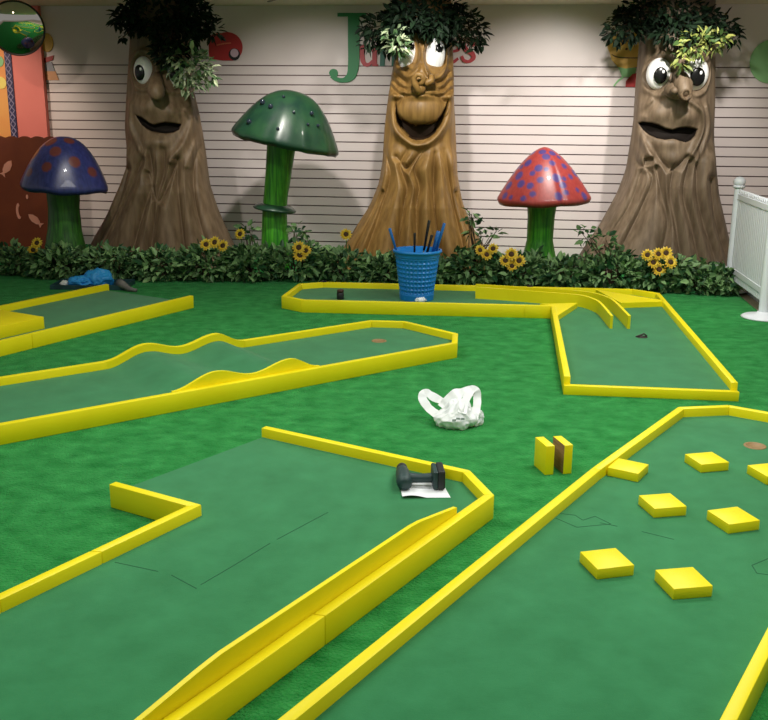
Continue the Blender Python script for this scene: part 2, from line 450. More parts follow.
# --- foreground course with the long banked board
CC = thing('mini_golf_course', (-.3, 3.1, 0), 'yellow-railed foreground lane holding the power drill, with a tall board along its rail', 'golf course')
ptsC = [(-.556, 4.335), (.364, 3.781), (.438, 3.513), (-1.19, .995)]
rails(CC, ptsC, -1, splits={2: [.372]})
ptsL = [(-1.075, 3.62), (-.688, 3.395), (-1.165, 2.655), (-1.75, 1.74)]
rails(CC, ptsL[:3]+[ptsL[3]], -1, z0=0.0, splits={1: [.55]})
platform(CC, [(-.56, 4.312), (.34, 3.772), (.408, 3.52), (-1.16, 1.08), (-1.72, 1.80), (-.70, 3.386), (-1.088, 3.604)])
dC = np.array([.438+1.19, 3.513-.995]); dC /= np.linalg.norm(dC); nC = np.array([-dC[1], dC[0]])
cC = np.array([.438, 3.513])
prof = [(-.235, .0), (-.235, .122), (-.50, .163), (-.56, .167), (-1.52, .167), (-1.60, .160), (-1.80, .135), (-2.0, .115), (-2.0, .0)]
bm = bmesh.new()
A_ = [bm.verts.new((*(cC+dC*s+nC*(T+.001)), .056 if z == 0 else z)) for s, z in prof]; B_ = [bm.verts.new((*(cC+dC*s+nC*(T+.017)), .056 if z == 0 else z)) for s, z in prof]
bm.faces.new(A_); bm.faces.new(B_[::-1])
for i in range(len(prof)): bm.faces.new((A_[i], A_[(i+1) % 9], B_[(i+1) % 9], B_[i]))
obj('bank_board', bm, M_yel, CC)
seams(CC, [[(-.912, 2.999), (-.75, 2.935)], [(-.70, 2.91), (-.6, 2.82)], [(-.59, 2.845), (-.50, 2.99), (-.401, 3.158)], [(-.38, 3.19), (-.21, 3.435)]], .055)

# --- right course with the blocks
CD = thing('mini_golf_course', (.8, 3.2, 0), 'yellow-railed lane with scattered square yellow blocks, on the right', 'golf course')
ptsD = [(-.835, 1.185), (.885, 3.822), (1.505, 4.698), (1.777, 4.741), (2.27, 4.40), (2.24, 4.16), (.30, 1.19)]
rails(CD, ptsD, -1, splits={})
platform(CD, [tuple(p) for p in offset_poly(ptsD, -.03, False)])
cup(CD, 1.732, 4.238, .055, M_cupb, .05)
seams(CD, [[(.66, 3.45), (.74, 3.428), (.761, 3.382), (.815, 3.42), (.86, 3.35), (.726, 3.318), (.66, 3.40)], [(.822, 3.36), (.88, 3.33)], [(.96, 3.285), (1.06, 3.22)], [(1.386, 3.10), (1.27, 3.02), (1.265, 2.961), (1.306, 2.95), (1.40, 2.96)]], .055)

K = .9648
blk = [(1.017*K, 2.954*K, .177, 'yellow square block nearest the viewer on the right lane, right of the front pair'),
       (.789*K, 3.094*K, .247, 'yellow square block at the left of the front pair on the right lane'),
       (1.129*K, 3.614*K, .20, 'yellow square block in the middle row of the right lane, left of its pair'),
       (1.367*K, 3.476*K, .298, 'yellow square block in the middle row of the right lane, right of its pair'),
       (1.469*K, 4.113*K, .244, 'yellow square block in the back row of the right lane, wholly in view'),
       (1.647, 3.838, .27, 'yellow square block cut off by the right edge of the photo'),
       (1.048, 3.864, -.575, 'yellow square block butted against the left rail of the right lane')]
bm = bmesh.new(); box(bm, (0, 0, .0195), (.135, .135, .039), bev=.003)
me_blk = obj('square_block', bm, M_yel, None, True)
me_blk.data.set_sharp_from_angle(angle=.6)
for i, (x, y, a, lb) in enumerate(blk):
    o = me_blk if i == 0 else me_blk.copy()
    if i: COL.objects.link(o)
    o.location = (x, y, .0551); o.rotation_euler = (0, 0, a)
    tag(o, lb, 'block', 'square blocks on the right lane')
for i, (x, y, lb) in enumerate([(.7195, 4.05, 'upright yellow block on the turf, left of the standing pair'), (.802, 4.064, 'upright yellow block with a bare brown side, right of the standing pair')]):
    bm = bmesh.new(); box(bm, (0, 0, .0675), (.041, .128, .135), bev=.0025)
    bm.faces.ensure_lookup_table()
    bmesh.ops.recalc_face_normals(bm, faces=bm.faces)
    if i == 1:
        for f in bm.faces:
            if f.normal.x < -.9: f.material_index = 1
    o = obj('upright_block', bm, [M_yel, M_wood], None, True); o.data.set_sharp_from_angle(angle=.6)
    o.location = (x, y, 0); o.rotation_euler = (0, 0, .24); tag(o, lb, 'block', 'upright blocks on the turf')

# ------------------------------------------------------------------ cartoon trees
def dist_poly(X, Z, pts):
    d = np.full(X.shape, 9.0)
    for (x0, z0), (x1, z1) in zip(pts, pts[1:]):
        dx, dz = x1-x0, z1-z0; t = np.clip(((X-x0)*dx+(Z-z0)*dz)/(dx*dx+dz*dz), 0, 1)
        d = np.minimum(d, np.hypot(X-x0-t*dx, Z-z0-t*dz))
    return d
def inside(X, Z, poly):
    c = np.zeros(X.shape, bool); n = len(poly)
    for i in range(n):
        (x0, z0), (x1, z1) = poly[i], poly[(i+1) % n]
        if z0 == z1: continue
        c ^= ((z0 > Z) != (z1 > Z)) & (X < (x1-x0)*(Z-z0)/(z1-z0)+x0)
    return c
def sdf(X, Z, poly):
    d = dist_poly(X, Z, list(poly)+[poly[0]]); return np.where(inside(X, Z, poly), -d, d)
def gauss(X, Z, x, z, rx, rz): return np.exp(-((X-x)/rx)**2-((Z-z)/rz)**2)
def sm(a): a = np.clip(a, 0, 1); return a*a*(3-2*a)

class Tree:
    def __init__(s, L, R, y0, D):
        s.L = sorted([(z, x) for x, z in L]); s.R = sorted([(z, x) for x, z in R]); s.y0 = y0; s.D = D
    def edges(s, Z):
        def f(T_, Z):
            zs, xs = np.array([t[0] for t in T_]), np.array([t[1] for t in T_])
            out = 0
            for dz in (-.06, -.03, 0, .03, .06): out = out+np.interp(Z+dz, zs, xs)
            return out/5
        return f(s.L, Z), f(s.R, Z)
    def front(s, X, Z):
        l, r = s.edges(Z); c, a = (l+r)/2, (r-l)/2; b = np.minimum(.80*a, .26+.25*a)
        t = np.clip((X-c)/a, -1, 1); q = np.sqrt(1-t*t)
        return s.y0-b*q-s.D(X, Z)*sm(q*1.8)
    def trunk(s, top, parent, m):
        nz, nf = 330, 300
        z = np.linspace(0, top, nz)
        ph = np.concatenate([np.linspace(-PI, 0, 241)[:-1], np.linspace(0, PI, 61)[:-1]])
        Z, P = np.meshgrid(z, ph, indexing='ij')
        l, r = s.edges(Z); c, a = (l+r)/2, (r-l)/2; b = np.minimum(.80*a, .26+.25*a)
        X = c+a*np.cos(P); Y = s.y0+b*np.sin(P)
        q = np.clip(-np.sin(P), 0, 1)
        Y = Y-s.D(X, Z)*sm(q*1.8)*(q > 0)
        Y = np.minimum(Y, s.y0+.33)
        wob = .006*np.sin(9*P+3*np.sin(2.1*Z))
        X = X+wob
        n = len(ph); V = np.stack([X, Y, Z], -1).reshape(-1, 3)
        i, j = np.meshgrid(np.arange(nz-1), np.arange(n), indexing='ij')
        F = np.stack([i*n+j, i*n+(j+1) % n, (i+1)*n+(j+1) % n, (i+1)*n+j], -1).reshape(-1, 4)
        return nobj('trunk', V, F, m, parent, True)
    def patch(s, name, poly, m, parent, lift=.004, res=.007):
        xs = [p[0] for p in poly]; zs = [p[1] for p in poly]
        gx, gz = np.arange(min(xs), max(xs)+res, res), np.arange(min(zs), max(zs)+res, res)
        X, Z = np.meshgrid(gx, gz, indexing='ij'); d = sdf(X, Z, poly)
        # pull the border vertices onto the outline
        eps = 1e-4
        gxx = (sdf(X+eps, Z, poly)-d)/eps; gzz = (sdf(X, Z+eps, poly)-d)/eps
        near = (d > 0) & (d < res*1.5)
        X2 = np.where(near, X-gxx*d, X); Z2 = np.where(near, Z-gzz*d, Z)
        ok = d < res*1.5
        Y = s.front(X2, Z2)-lift
        idx = -np.ones(X.shape, int); idx[ok] = np.arange(ok.sum())
        V = np.stack([X2[ok], Y[ok], Z2[ok]], -1); F = []
        for i in range(X.shape[0]-1):
            for j in range(X.shape[1]-1):
                f = (idx[i, j], idx[i+1, j], idx[i+1, j+1], idx[i, j+1])
                if min(f) >= 0 and min(d[i, j], d[i+1, j], d[i+1, j+1], d[i, j+1]) < 0: F.append(f)
        return nobj(name, V, F, m, parent, True)
    def eye(s, x, z, rx, rz, px, pz, prx, prz, parent, m, sink=.0, tilt=0.0, dep=.07, glint=True, py=None):
        y = float(s.front(np.array([x]), np.array([z]))[0])+.012 if py is None else py
        R = Matrix.Rotation(tilt, 4, 'Y')
        bm = bmesh.new(); ellipsoid(bm, (x, y, z), (rx, dep, rz), R, 40, 28); e = obj('eye', bm, m, parent, True)
        def on(ax, az):
            u, w = (ax-x)/rx, (az-z)/rz; k = max(0.05, 1-u*u-w*w); return y-dep*math.sqrt(k), k
        yy, k = on(px, pz)
        n = Vector(((px-x)/rx**2, -(y-yy)/dep**2 if True else 0, (pz-z)/rz**2))
        n.y = (yy-y)/dep**2; n.normalize()
        Mr = n.to_track_quat('Z', 'Y').to_matrix().to_4x4()
        bm = bmesh.new()
        lathe(bm, [(0, .012), (.5, .0105), (.85, .006), (1.0, .0), (1.0, -.03)], 32)
        # lathe axis is z; scale to the pupil size and lay on the eye
        bmesh.ops.scale(bm, vec=(prx, prx, 1), verts=bm.verts)
        for v in bm.verts:
            w = Mr @ v.co; v.co = Vector((px+w.x, yy+w.y, pz+w.z*prz/prx))
        p = obj('pupil', bm, M_black, e, True)
        if glint:
            gx, gz = px+prx*.35, pz+prz*.45; gy, _ = on(gx, gz)
            bm = bmesh.new(); ellipsoid(bm, (gx, gy-.012, gz), (prx*.22, .006, prz*.22), None, 12, 8); obj('eye_glint', bm, M_eye, e, True)
        return e

def creases(X, Z, lines, w, B, pw=1.2):
    d = np.full(X.shape, 9.0)
    for ln in lines: d = np.minimum(d, dist_poly(X, Z, [tuple(p) for p in catmull(ln, 6)] if len(ln) > 2 else ln))
    return B*(1-np.exp(-(d/w)**pw))
def ridge(X, Z, ln, w, h):
    c = [tuple(p) for p in catmull(ln, 6)]; return h*np.exp(-(dist_poly(X, Z, c)/w)**2)

# leaf clouds
def leaves(clumps, size, seed, droop=.35, width=.42, shell=True):
    rng = np.random.default_rng(seed); V = []; F = []
    for (cx, cy, cz, rx, ry, rz, n) in clumps:
        u = rng.normal(size=(n, 3)); u /= np.linalg.norm(u, axis=1)[:, None]
        rad = rng.uniform(.45, 1.0, n)**.6
        P = np.array([cx, cy, cz])+u*rad[:, None]*np.array([rx, ry, rz])
        D = u*np.array([1, 1, .7])+rng.normal(size=(n, 3))*.55; D[:, 2] -= droop; D /= np.linalg.norm(D, axis=1)[:, None]
        A = np.cross(D, rng.normal(size=(n, 3))*.6+np.array([0, -.3, 1])); A /= np.linalg.norm(A, axis=1)[:, None]
        Nn = np.cross(A, D)
        Ls = size*rng.uniform(.65, 1.3, n)
        for k in range(n):
            p, d, a, nn, L = P[k], D[k], A[k], Nn[k], Ls[k]; b = len(V); w = L*width
            V += [p, p+d*L*.35+a*w*.5+nn*L*.06, p+d*L*.7+a*w*.36+nn*L*.03, p+d*L-nn*L*.1, p+d*L*.7-a*w*.36+nn*L*.03, p+d*L*.35-a*w*.5+nn*L*.06, p+d*L*.5-nn*L*.03]
            F += [(b, b+1, b+6), (b+1, b+2, b+6), (b+2, b+3, b+6), (b+3, b+4, b+6), (b+4, b+5, b+6), (b+5, b, b+6)]
    return np.array(V), F
def twigs(clumps, origin, seed, r=.006):
    rng = random.Random(seed); bm = bmesh.new()
    for (cx, cy, cz, rx, ry, rz, n) in clumps:
        for k in range(4):
            e = Vector((cx+rng.uniform(-.7, .7)*rx, cy+rng.uniform(-.7, .7)*ry, cz+rng.uniform(-.6, .7)*rz)); o = Vector(origin)
            m_ = (o+e)/2+Vector((rng.uniform(-.04, .04), rng.uniform(-.04, .04), .05)); 
            tube(bm, [o, m_, e], [r*1.6, r*1.2, r*.6], 5)
    return bm

# ---- centre tree
Lc = [(0.094, 2.62), (0.09, 2.098), (0.022, 1.738), (-0.011, 1.381), (-0.028, 1.047), (-0.067, 0.818), (-0.157, 0.595), (-0.31, 0.359), (-0.444, 0.131), (-.53, 0.0)]
Rc = [(0.617, 2.62), (0.644, 2.13), (0.668, 1.781), (0.698, 1.241), (0.723, 0.905), (0.781, 0.644), (0.88, 0.411), (1.043, 0.166), (1.14, 0.0)]
lipC = [(.06, 1.68), (.045, 1.536), (.075, 1.40), (.155, 1.285), (.287, 1.222), (.41, 1.242), (.53, 1.335), (.605, 1.479), (.632, 1.68)]
bulgeC = [(.099, 1.63), (.122, 1.516), (.197, 1.444), (.305, 1.414), (.454, 1.447), (.538, 1.541), (.589, 1.634), (.471, 1.66), (.364, 1.675), (.216, 1.66)]
openC = [(.090, 1.62), (.092, 1.53), (.112, 1.43), (.155, 1.355), (.205, 1.305), (.25, 1.278), (.297, 1.265), (.36, 1.270), (.42, 1.292), (.475, 1.335), (.525, 1.395), (.57, 1.48), (.596, 1.56), (.605, 1.64), (.582, 1.585), (.54, 1.51), (.48, 1.45), (.38, 1.418), (.305, 1.41), (.235, 1.42), (.17, 1.452), (.122, 1.52)]
crC = [[(-.009, 1.17), (.048, .92), (-.041, .592), (-.205, .107)], [(.209, 1.172), (.138, 1.029), (.215, .813), (.181, .594), (.111, .1)],
       [(.373, 1.174), (.285, .994), (.325, .814), (.30, .594), (.32, .1)], [(.483, 1.139), (.479, .815), (.497, .523), (.562, .05)],
       [(.573, 1.176), (.616, .925), (.68, .598), (.823, .05)], [(.101, 1.1), (.212, .994), (.355, 1.174)], [(-.02, .75), (-.16, .45), (-.36, .08)], [(.70, .75), (.80, .45), (.97, .08)]]
chC = [[(.06, 1.925), (.117, 1.86), (.195, 1.80)], [(.05, 1.854), (.108, 1.775), (.195, 1.74)], [(.05, 1.773), (.098, 1.705), (.173, 1.685)],
       [(.62, 1.91), (.552, 1.838), (.489, 1.807)], [(.63, 1.829), (.575, 1.767), (.512, 1.736)], [(.635, 1.747), (.577, 1.695), (.524, 1.685)]]
def DC(X, Z):
    low = sm((1.25-Z)/.25)
    D = creases(X, Z, crC, .05, .125)*low
    up = sm((Z-1.62)/.08)*sm((2.0-Z)/.08)
    D = D+creases(X, Z, chC, .026, .06)*up
    D = D+ridge(X, Z, lipC, .035, .065)+ridge(X, Z, [(.10, 1.68), (.20, 1.715), (.34, 1.70), (.48, 1.715), (.59, 1.68)], .03, .03)
    db_ = ((X-.345)/.262)**2+((Z-1.55)/.142)**2; D = D+.105*np.sqrt(np.clip(1-db_, 0, 1))
    do = sdf(X, Z, openC); D = D-.13*sm((.008-do)/.03)
    D = D+gauss(X, Z, .34, 1.78, .10, .10)*.05
    for (ex, ez) in ((.201, 2.08), (.466, 2.064)): D = D-.03*sm((1.15-np.hypot((X-ex)/.10, (Z-ez)/.175))/.2)+.03*np.exp(-((np.hypot((X-ex)/.10, (Z-ez)/.175)-1.25)/.16)**2)
    return D
TC = Tree(Lc, Rc, 9.9, DC)
tC = thing('cartoon_tree', (.32, 9.9, 0), 'golden-brown grinning cartoon tree with a wide open mouth, in the middle', 'tree sculpture', 'cartoon trees against the wall')
TC.trunk(CEIL-.002, tC, M_barkC)
TC.patch('mouth', openC, M_mouthC, tC, lift=.005, res=.005)
TC.eye(.201, 2.07, .088, .165, .235, 2.145, .036, .042, tC, M_eyeC, tilt=.12)
TC.eye(.466, 2.058, .098, .165, .505, 2.125, .036, .042, tC, M_eyeC, tilt=.08)
bm = bmesh.new(); yn = float(TC.front(np.array([.32]), np.array([1.8]))[0])
ring = [(.305+.05*math.cos(a), yn-.06+.01*math.sin(a), 1.835+.042*math.sin(a)) for a in np.linspace(-.6, PI*1.9-.6, 20)]
tube(bm, [(.305, yn-.0, 1.70), (.30, yn-.06, 1.74)]+[(.262, yn-.07, 1.80)]+[p for p in [(.258, yn-.075, 1.84), (.285, yn-.085, 1.875), (.33, yn-.085, 1.87), (.352, yn-.08, 1.835), (.34, yn-.075, 1.80), (.31, yn-.07, 1.785)]], [.03, .034, .03, .026, .026, .026, .026, .024, .016], 12)
tube(bm, [(.345, yn-.02, 1.83), (.39, yn-.06, 1.80), (.425, yn-.055, 1.815), (.43, yn-.03, 1.85), (.41, yn+.02, 1.87)], [.03, .036, .034, .028, .02], 12)
ellipsoid(bm, (.31, yn-.02, 1.745), (.065, .06, .06))
obj('nose', bm, M_barkC, tC, True)
clC = [(.36, 9.72, 2.42, .40, .30, .20, 620), (-.03, 9.68, 2.30, .22, .2, .14, 230), (.66, 9.68, 2.32, .22, .22, .17, 260), (.20, 9.50, 2.37, .24, .15, .14, 240),
       (.50, 9.50, 2.34, .2, .14, .12, 170), (-.17, 9.66, 2.18, .10, .12, .07, 50), (.84, 9.64, 2.26, .10, .12, .12, 70), (.84, 9.60, 2.15, .05, .06, .05, 16), (.02, 9.55, 2.16, .10, .09, .09, 60)]
nobj('foliage', *leaves(clC, .085, 11), M_leafD, tC, False)
nobj('pale_lit_foliage', *leaves([(.11, 9.42, 2.13, .08, .07, .09, 55), (.06, 9.42, 2.22, .09, .07, .08, 36)], .08, 12), M_leafP, tC, False)  # lit left bunch of the crown, brightened by leaf colour
obj('branches', twigs(clC, (.36, 9.8, 2.35), 3), M_twig, tC)

# ---- right tree
Lr = [(2.467, 2.62), (2.488, 2.193), (2.481, 1.769), (2.473, 1.344), (2.449, .99), (2.375, .749), (2.213, .423), (2.044, .164), (1.95, 0.0)]
Rr = [(3.16, 2.62), (3.249, 1.67), (3.3, 1.077), (3.357, .758), (3.441, .516), (3.561, .178), (3.62, 0.0)]
Lr = [(a*.985+.03, b) for a, b in Lr]
mouthR = [(2.48, 1.448), (2.53, 1.452), (2.585, 1.446), (2.64, 1.428), (2.70, 1.398), (2.773, 1.382), (2.835, 1.402), (2.90, 1.41), (2.96, 1.402), (3.012, 1.388), (2.995, 1.335), (2.95, 1.29), (2.90, 1.272), (2.84, 1.288), (2.78, 1.305), (2.70, 1.295), (2.64, 1.305), (2.58, 1.335), (2.525, 1.385)]
crR = [[(2.483, 1.354), (2.484, 1.087), (2.614, .934), (2.52, .62), (2.278, .06)], [(2.647, 1.011), (2.705, .779), (2.771, .464), (2.70, .06)],
       [(2.804, 1.013), (2.784, .78), (2.85, .465), (2.93, .06)], [(2.954, 1.091), (2.903, .781), (3.01, .466), (3.126, .06)],
       [(3.073, 1.283), (3.043, .976), (3.095, .625), (3.323, .06)], [(2.562, 1.088), (2.42, .619), (2.13, .15)], [(2.60, 1.25), (2.66, 1.12), (2.76, 1.02)], [(2.97, 1.22), (2.88, 1.08), (2.79, 1.0)], [(3.2, .9), (3.28, .5), (3.45, .1)]]
smL = [(2.55, 1.66), (2.475, 1.56), (2.458, 1.433), (2.5, 1.308), (2.577, 1.14)]; smR = [(2.92, 1.65), (3.03, 1.562), (3.07, 1.438), (3.045, 1.313), (2.95, 1.165)]
smL2 = [(2.50, 1.50), (2.44, 1.36), (2.47, 1.2), (2.55, 1.0)]; smR2 = [(3.10, 1.60), (3.15, 1.45), (3.12, 1.3), (3.03, 1.1)]
def DR(X, Z):
    D = creases(X, Z, crR, .05, .10)*sm((1.32-Z)/.25)
    D = D+ridge(X, Z, smL, .032, .06)+ridge(X, Z, smR, .034, .07)+ridge(X, Z, smL2, .03, .04)+ridge(X, Z, smR2, .03, .045)
    D = D+gauss(X, Z, 2.60, 1.53, .12, .10)*.075+gauss(X, Z, 2.90, 1.52, .12, .10)*.08+gauss(X, Z, 2.73, 1.27, .17, .07)*.06
    D = D+gauss(X, Z, 2.75, 1.72, .11, .16)*.07
    dm = sdf(X, Z, mouthR); D = D-.07*sm((.012-dm)/.035)
    for (ex, ez) in ((2.628, 1.905), (2.962, 1.908)):
        r = np.hypot((X-ex)/.13, (Z-ez)/.165); D = D-.02*sm((1.1-r)/.2)+.035*np.exp(-((r-1.22)/.17)**2)
    return D
TR = Tree(Lr, Rr, 9.9, DR)
tR = thing('cartoon_tree', (2.8, 9.9, 0), 'grey-brown cartoon tree with wide eyes and closed smiling lips, on the right', 'tree sculpture', 'cartoon trees against the wall')
TR.trunk(CEIL-.002, tR, M_barkR)
TR.patch('mouth', mouthR, M_mouthR, tR, lift=.014, res=.005)
e1 = TR.eye(2.628, 1.905, .122, .15, 2.618, 1.888, .062, .078, tR, M_eye, dep=.10)
e2 = TR.eye(2.962, 1.908, .130, .158, 2.962, 1.878, .070, .086, tR, M_eye, dep=.10)
bm = bmesh.new(); yn = float(TR.front(np.array([2.78]), np.array([1.78]))[0])
tube(bm, [(2.79, yn+.10, 1.92), (2.79, yn-.01, 1.86), (2.80, yn-.08, 1.79), (2.806, yn-.135, 1.725), (2.808, yn-.155, 1.712)], [.04, .075, .095, .068, .062], 24)
ellipsoid(bm, (2.715, yn-.10, 1.745), (.042, .05, .038)); ellipsoid(bm, (2.775, yn-.03, 1.75), (.135, .10, .085))
obj('nose', bm, M_barkR, tR, True)
bm = bmesh.new(); Mk = Matrix.Translation((2.812, yn-.172, 1.712)) @ frame_to((.06, -1, .0))
lathe(bm, [(.0, -.035), (.022, -.03), (.03, .004), (.046, .012), (.06, .002), (.064, -.03)], 20, Mk)
k_ = obj('knot', bm, mat('knot_wood', (120, 98, 72), .7, (60, 46, 32), 40), tR, True)
clR = [(2.62, 9.70, 2.45, .42, .30, .15, 620), (2.30, 9.66, 2.36, .20, .2, .15, 220), (2.98, 9.66, 2.36, .22, .2, .16, 240), (3.17, 9.62, 2.32, .15, .15, .11, 120), (2.70, 9.52, 2.30, .22, .12, .13, 220), (2.18, 9.66, 2.27, .09, .1, .07, 45), (3.29, 9.60, 2.24, .05, .07, .07, 26)]
nobj('foliage', *leaves(clR, .085, 21), M_leafD, tR, False)
nobj('pale_lit_foliage', *leaves([(2.86, 9.40, 2.17, .16, .07, .13, 100), (2.74, 9.38, 2.03, .06, .05, .08, 34), (3.06, 9.44, 2.2, .12, .07, .09, 50)], .08, 22), M_leafY, tR, False)  # lit bunch over the face, its brightness painted into the leaves
obj('branches', twigs(clR, (2.78, 9.8, 2.4), 5), M_twig, tR)

# ---- left tree
Ll = [(-2.485, 2.62), (-2.517, 2.168), (-2.562, 1.744), (-2.605, 1.348), (-2.60, 1.004), (-2.683, .794), (-2.845, .48), (-3.004, .222), (-3.10, 0.0)]
Rl = [(-1.93, 2.62), (-1.918, 1.721), (-1.877, 1.519), (-1.821, 1.15), (-1.784, .802), (-1.702, .52), (-1.569, .204), (-1.50, 0.0)]
mouthL = [(-2.437, 1.475), (-2.39, 1.458), (-2.35, 1.434), (-2.30, 1.402), (-2.253, 1.386), (-2.2, 1.40), (-2.151, 1.41), (-2.08, 1.405), (-2.0, 1.392), (-2.02, 1.345), (-2.07, 1.318), (-2.15, 1.308), (-2.21, 1.316), (-2.272, 1.327), (-2.33, 1.352), (-2.385, 1.392)]
crL = [[(-2.457, 1.319), (-2.367, 1.123), (-2.484, .856), (-2.791, .2)], [(-2.298, 1.156), (-2.28, .857), (-2.362, .587), (-2.52, .06)], [(-2.163, 1.158), (-2.175, .925), (-2.237, .69), (-2.32, .06)],
       [(-2.033, 1.06), (-2.031, .725), (-1.965, .06)], [(-2.31, .924), (-2.222, .656), (-2.034, 1.026)], [(-1.805, 1.259), (-1.9, .994), (-1.883, .591), (-1.757, .1)], [(-2.55, .95), (-2.66, .6), (-2.93, .1)]]
sl1 = [(-1.93, 1.72), (-1.895, 1.6), (-1.90, 1.45), (-1.97, 1.22), (-2.08, 1.05)]; sl2 = [(-1.86, 1.62), (-1.84, 1.4), (-1.88, 1.2), (-1.94, 1.0)]; sl3 = [(-2.50, 1.58), (-2.51, 1.4), (-2.44, 1.22), (-2.36, 1.1)]
def DL(X, Z):
    D = creases(X, Z, crL, .05, .10)*sm((1.28-Z)/.25)
    D = D+ridge(X, Z, sl1, .034, .045)+ridge(X, Z, sl2, .03, .035)+ridge(X, Z, sl3, .034, .04)
    D = D+gauss(X, Z, -2.06, 1.51, .11, .10)*.08+gauss(X, Z, -2.33, 1.55, .13, .10)*.07+gauss(X, Z, -2.22, 1.23, .16, .07)*.06+gauss(X, Z, -2.2, 1.72, .11, .14)*.09
    dm = sdf(X, Z, mouthL); D = D-.07*sm((.012-dm)/.035)
    for (ex, ez) in ((-2.345, 1.893), (-2.046, 1.87)):
        r = np.hypot((X-ex)/.115, (Z-ez)/.15); D = D-.02*sm((1.1-r)/.2)+.03*np.exp(-((r-1.22)/.17)**2)
    return D
TL = Tree(Ll, Rl, 9.9, DL)
tL = thing('cartoon_tree', (-2.22, 9.9, 0), 'dark umber cartoon tree with one white eye showing beneath its leaves, on the left', 'tree sculpture', 'cartoon trees against the wall')
TL.trunk(CEIL-.002, tL, M_barkL); TL.patch('mouth', mouthL, M_mouthR, tL, lift=.012, res=.005)
TL.eye(-2.345, 1.893, .098, .132, -2.372, 1.872, .05, .072, tL, M_eye, dep=.085)
TL.eye(-2.040, 1.865, .098, .125, -2.035, 1.85, .05, .066, tL, M_eye, dep=.085)
bm = bmesh.new(); yn = float(TL.front(np.array([-2.2]), np.array([1.7]))[0])
tube(bm, [(-2.2, yn+.08, 1.86), (-2.2, yn-.02, 1.78), (-2.18, yn-.09, 1.70), (-2.16, yn-.13, 1.65), (-2.155, yn-.11, 1.62)], [.04, .07, .08, .065, .03], 18); obj('nose', bm, M_barkL, tL, True)
clL = [(-2.15, 9.72, 2.42, .36, .30, .22, 640), (-2.42, 9.66, 2.38, .16, .18, .12, 150), (-2.53, 9.66, 2.36, .07, .1, .08, 34), (-1.82, 9.66, 2.38, .17, .2, .18, 240), (-1.68, 9.64, 2.28, .09, .12, .10, 60), (-1.98, 9.46, 2.22, .24, .12, .17, 260), (-2.50, 9.6, 2.2, .03, .05, .06, 12), (-2.04, 9.44, 2.05, .14, .08, .12, 110)]
nobj('foliage', *leaves(clL, .09, 31), M_leafD, tL, False)
nobj('pale_lit_foliage', *leaves([(-1.86, 9.44, 1.93, .20, .10, .18, 210), (-1.72, 9.46, 1.87, .10, .08, .11, 60), (-1.84, 9.42, 1.75, .09, .06, .07, 34)], .085, 32), M_leafP, tL, False)  # drooping pale variegated bunch, its lit look also in the leaf colour
obj('branches', twigs(clL, (-2.2, 9.8, 2.4), 6), M_twig, tL)

# ------------------------------------------------------------------ giant mushrooms
def cap_mesh(rx, h, under, lobes, seed, n=160, m=60, point=1.0, spots=(), cleft=None, lip=.05):
    """returns V, F, spot mask in the cap frame: rim plane at z=0"""
    rng = np.random.default_rng(seed); ph = np.linspace(0, 2*PI, n, endpoint=False)
    lob = sum(a*np.cos(k*ph+o) for k, a, o in lobes)
    rows = []
    for i in range(m+1):
        t = i/m; ang = t*PI/2*1.04
        r = min(1, t*1.04)**.9 if point > 1.3 else math.sin(min(ang, PI/2))**.92; zz = h*(1-r**point)-(h*.05*max(0, t-.96)/.04) if point > 1.3 else h*np.sign(math.cos(ang))*abs(math.cos(ang))**point; rr = rx*r*(1+lob*t**3)
        dip = lip*sum(a*6*np.cos(k*ph+o+1.0) for k, a, o in lobes)*t**6
        if cleft is not None:
            g = np.exp(-((np.angle(np.exp(1j*(ph-cleft))))/.07)**2); rr = rr*(1-.05*g*t)
        rows.append((rr*np.cos(ph), rr*np.sin(ph), zz+dip+0*ph))
    for (f, dz) in ((.96, -.035), (.88, -.02), (.5, under*.6), (.12, under)):
        r0 = rows[m]; rows.append((r0[0]*f, r0[1]*f, r0[2]*f+dz))
    V = np.array([np.stack(r, -1) for r in rows]); nr = V.shape[0]
    V = V.reshape(-1, 3); F = []
    for i in range(nr-1):
        for j in range(n): F.append((i*n+j, (i+1)*n+j, (i+1)*n+(j+1) % n, i*n+(j+1) % n))
    mask = np.zeros(len(V))
    top = np.arange(len(V)) < (m+1)*n
    for (sx, sy, sz, sr) in spots:
        d = np.linalg.norm(V-np.array([sx, sy, sz]), axis=1); mask = np.maximum(mask, sm((sr-d)/.012+.5))
    return V, F, mask*top
def place_cap(V, M): 
    R = np.array(M.to_3x3()); return V @ R.T+np.array(M.translation)
def add_cap(parent, V, F, mask, M, m):
    o = nobj('cap', place_cap(V, M), F, m, parent, True)
    at = o.data.attributes.new('paint', 'FLOAT', 'POINT'); at.data.foreach_set('value', mask.astype(np.float32)); return o
def surf_spots(rx, h, n, seed, r0, r1, ms, front=True, point=1.0):
    rng = np.random.default_rng(seed); S = []
    for _ in range(4000):
        if len(S) >= n: break
        t = rng.uniform(.15, .97); a = rng.uniform(0, 2*PI); ang = t*PI/2
        p = (rx*t*math.cos(a), rx*t*math.sin(a), h*(1-t**point)); r = rng.uniform(r0, r1)
        if all(math.dist(p, q[:3]) > ms+.5*(r+q[3]) for q in S): S.append((*p, r))
    return S
def stalk(parent, pts, radii, m, seed):
    bm = bmesh.new(); c = catmull(pts, 8); k = len(c)
    rr = np.interp(np.linspace(0, 1, k), np.linspace(0, 1, len(radii)), radii)
    tube(bm, [Vector(p) for p in c], list(rr), 40)
    for v in bm.verts:
        q = mnoise.noise(Vector((v.co.x*9, v.co.y*9, v.co.z*1.2+seed))); 
    return obj('stalk', bm, m, parent, True)

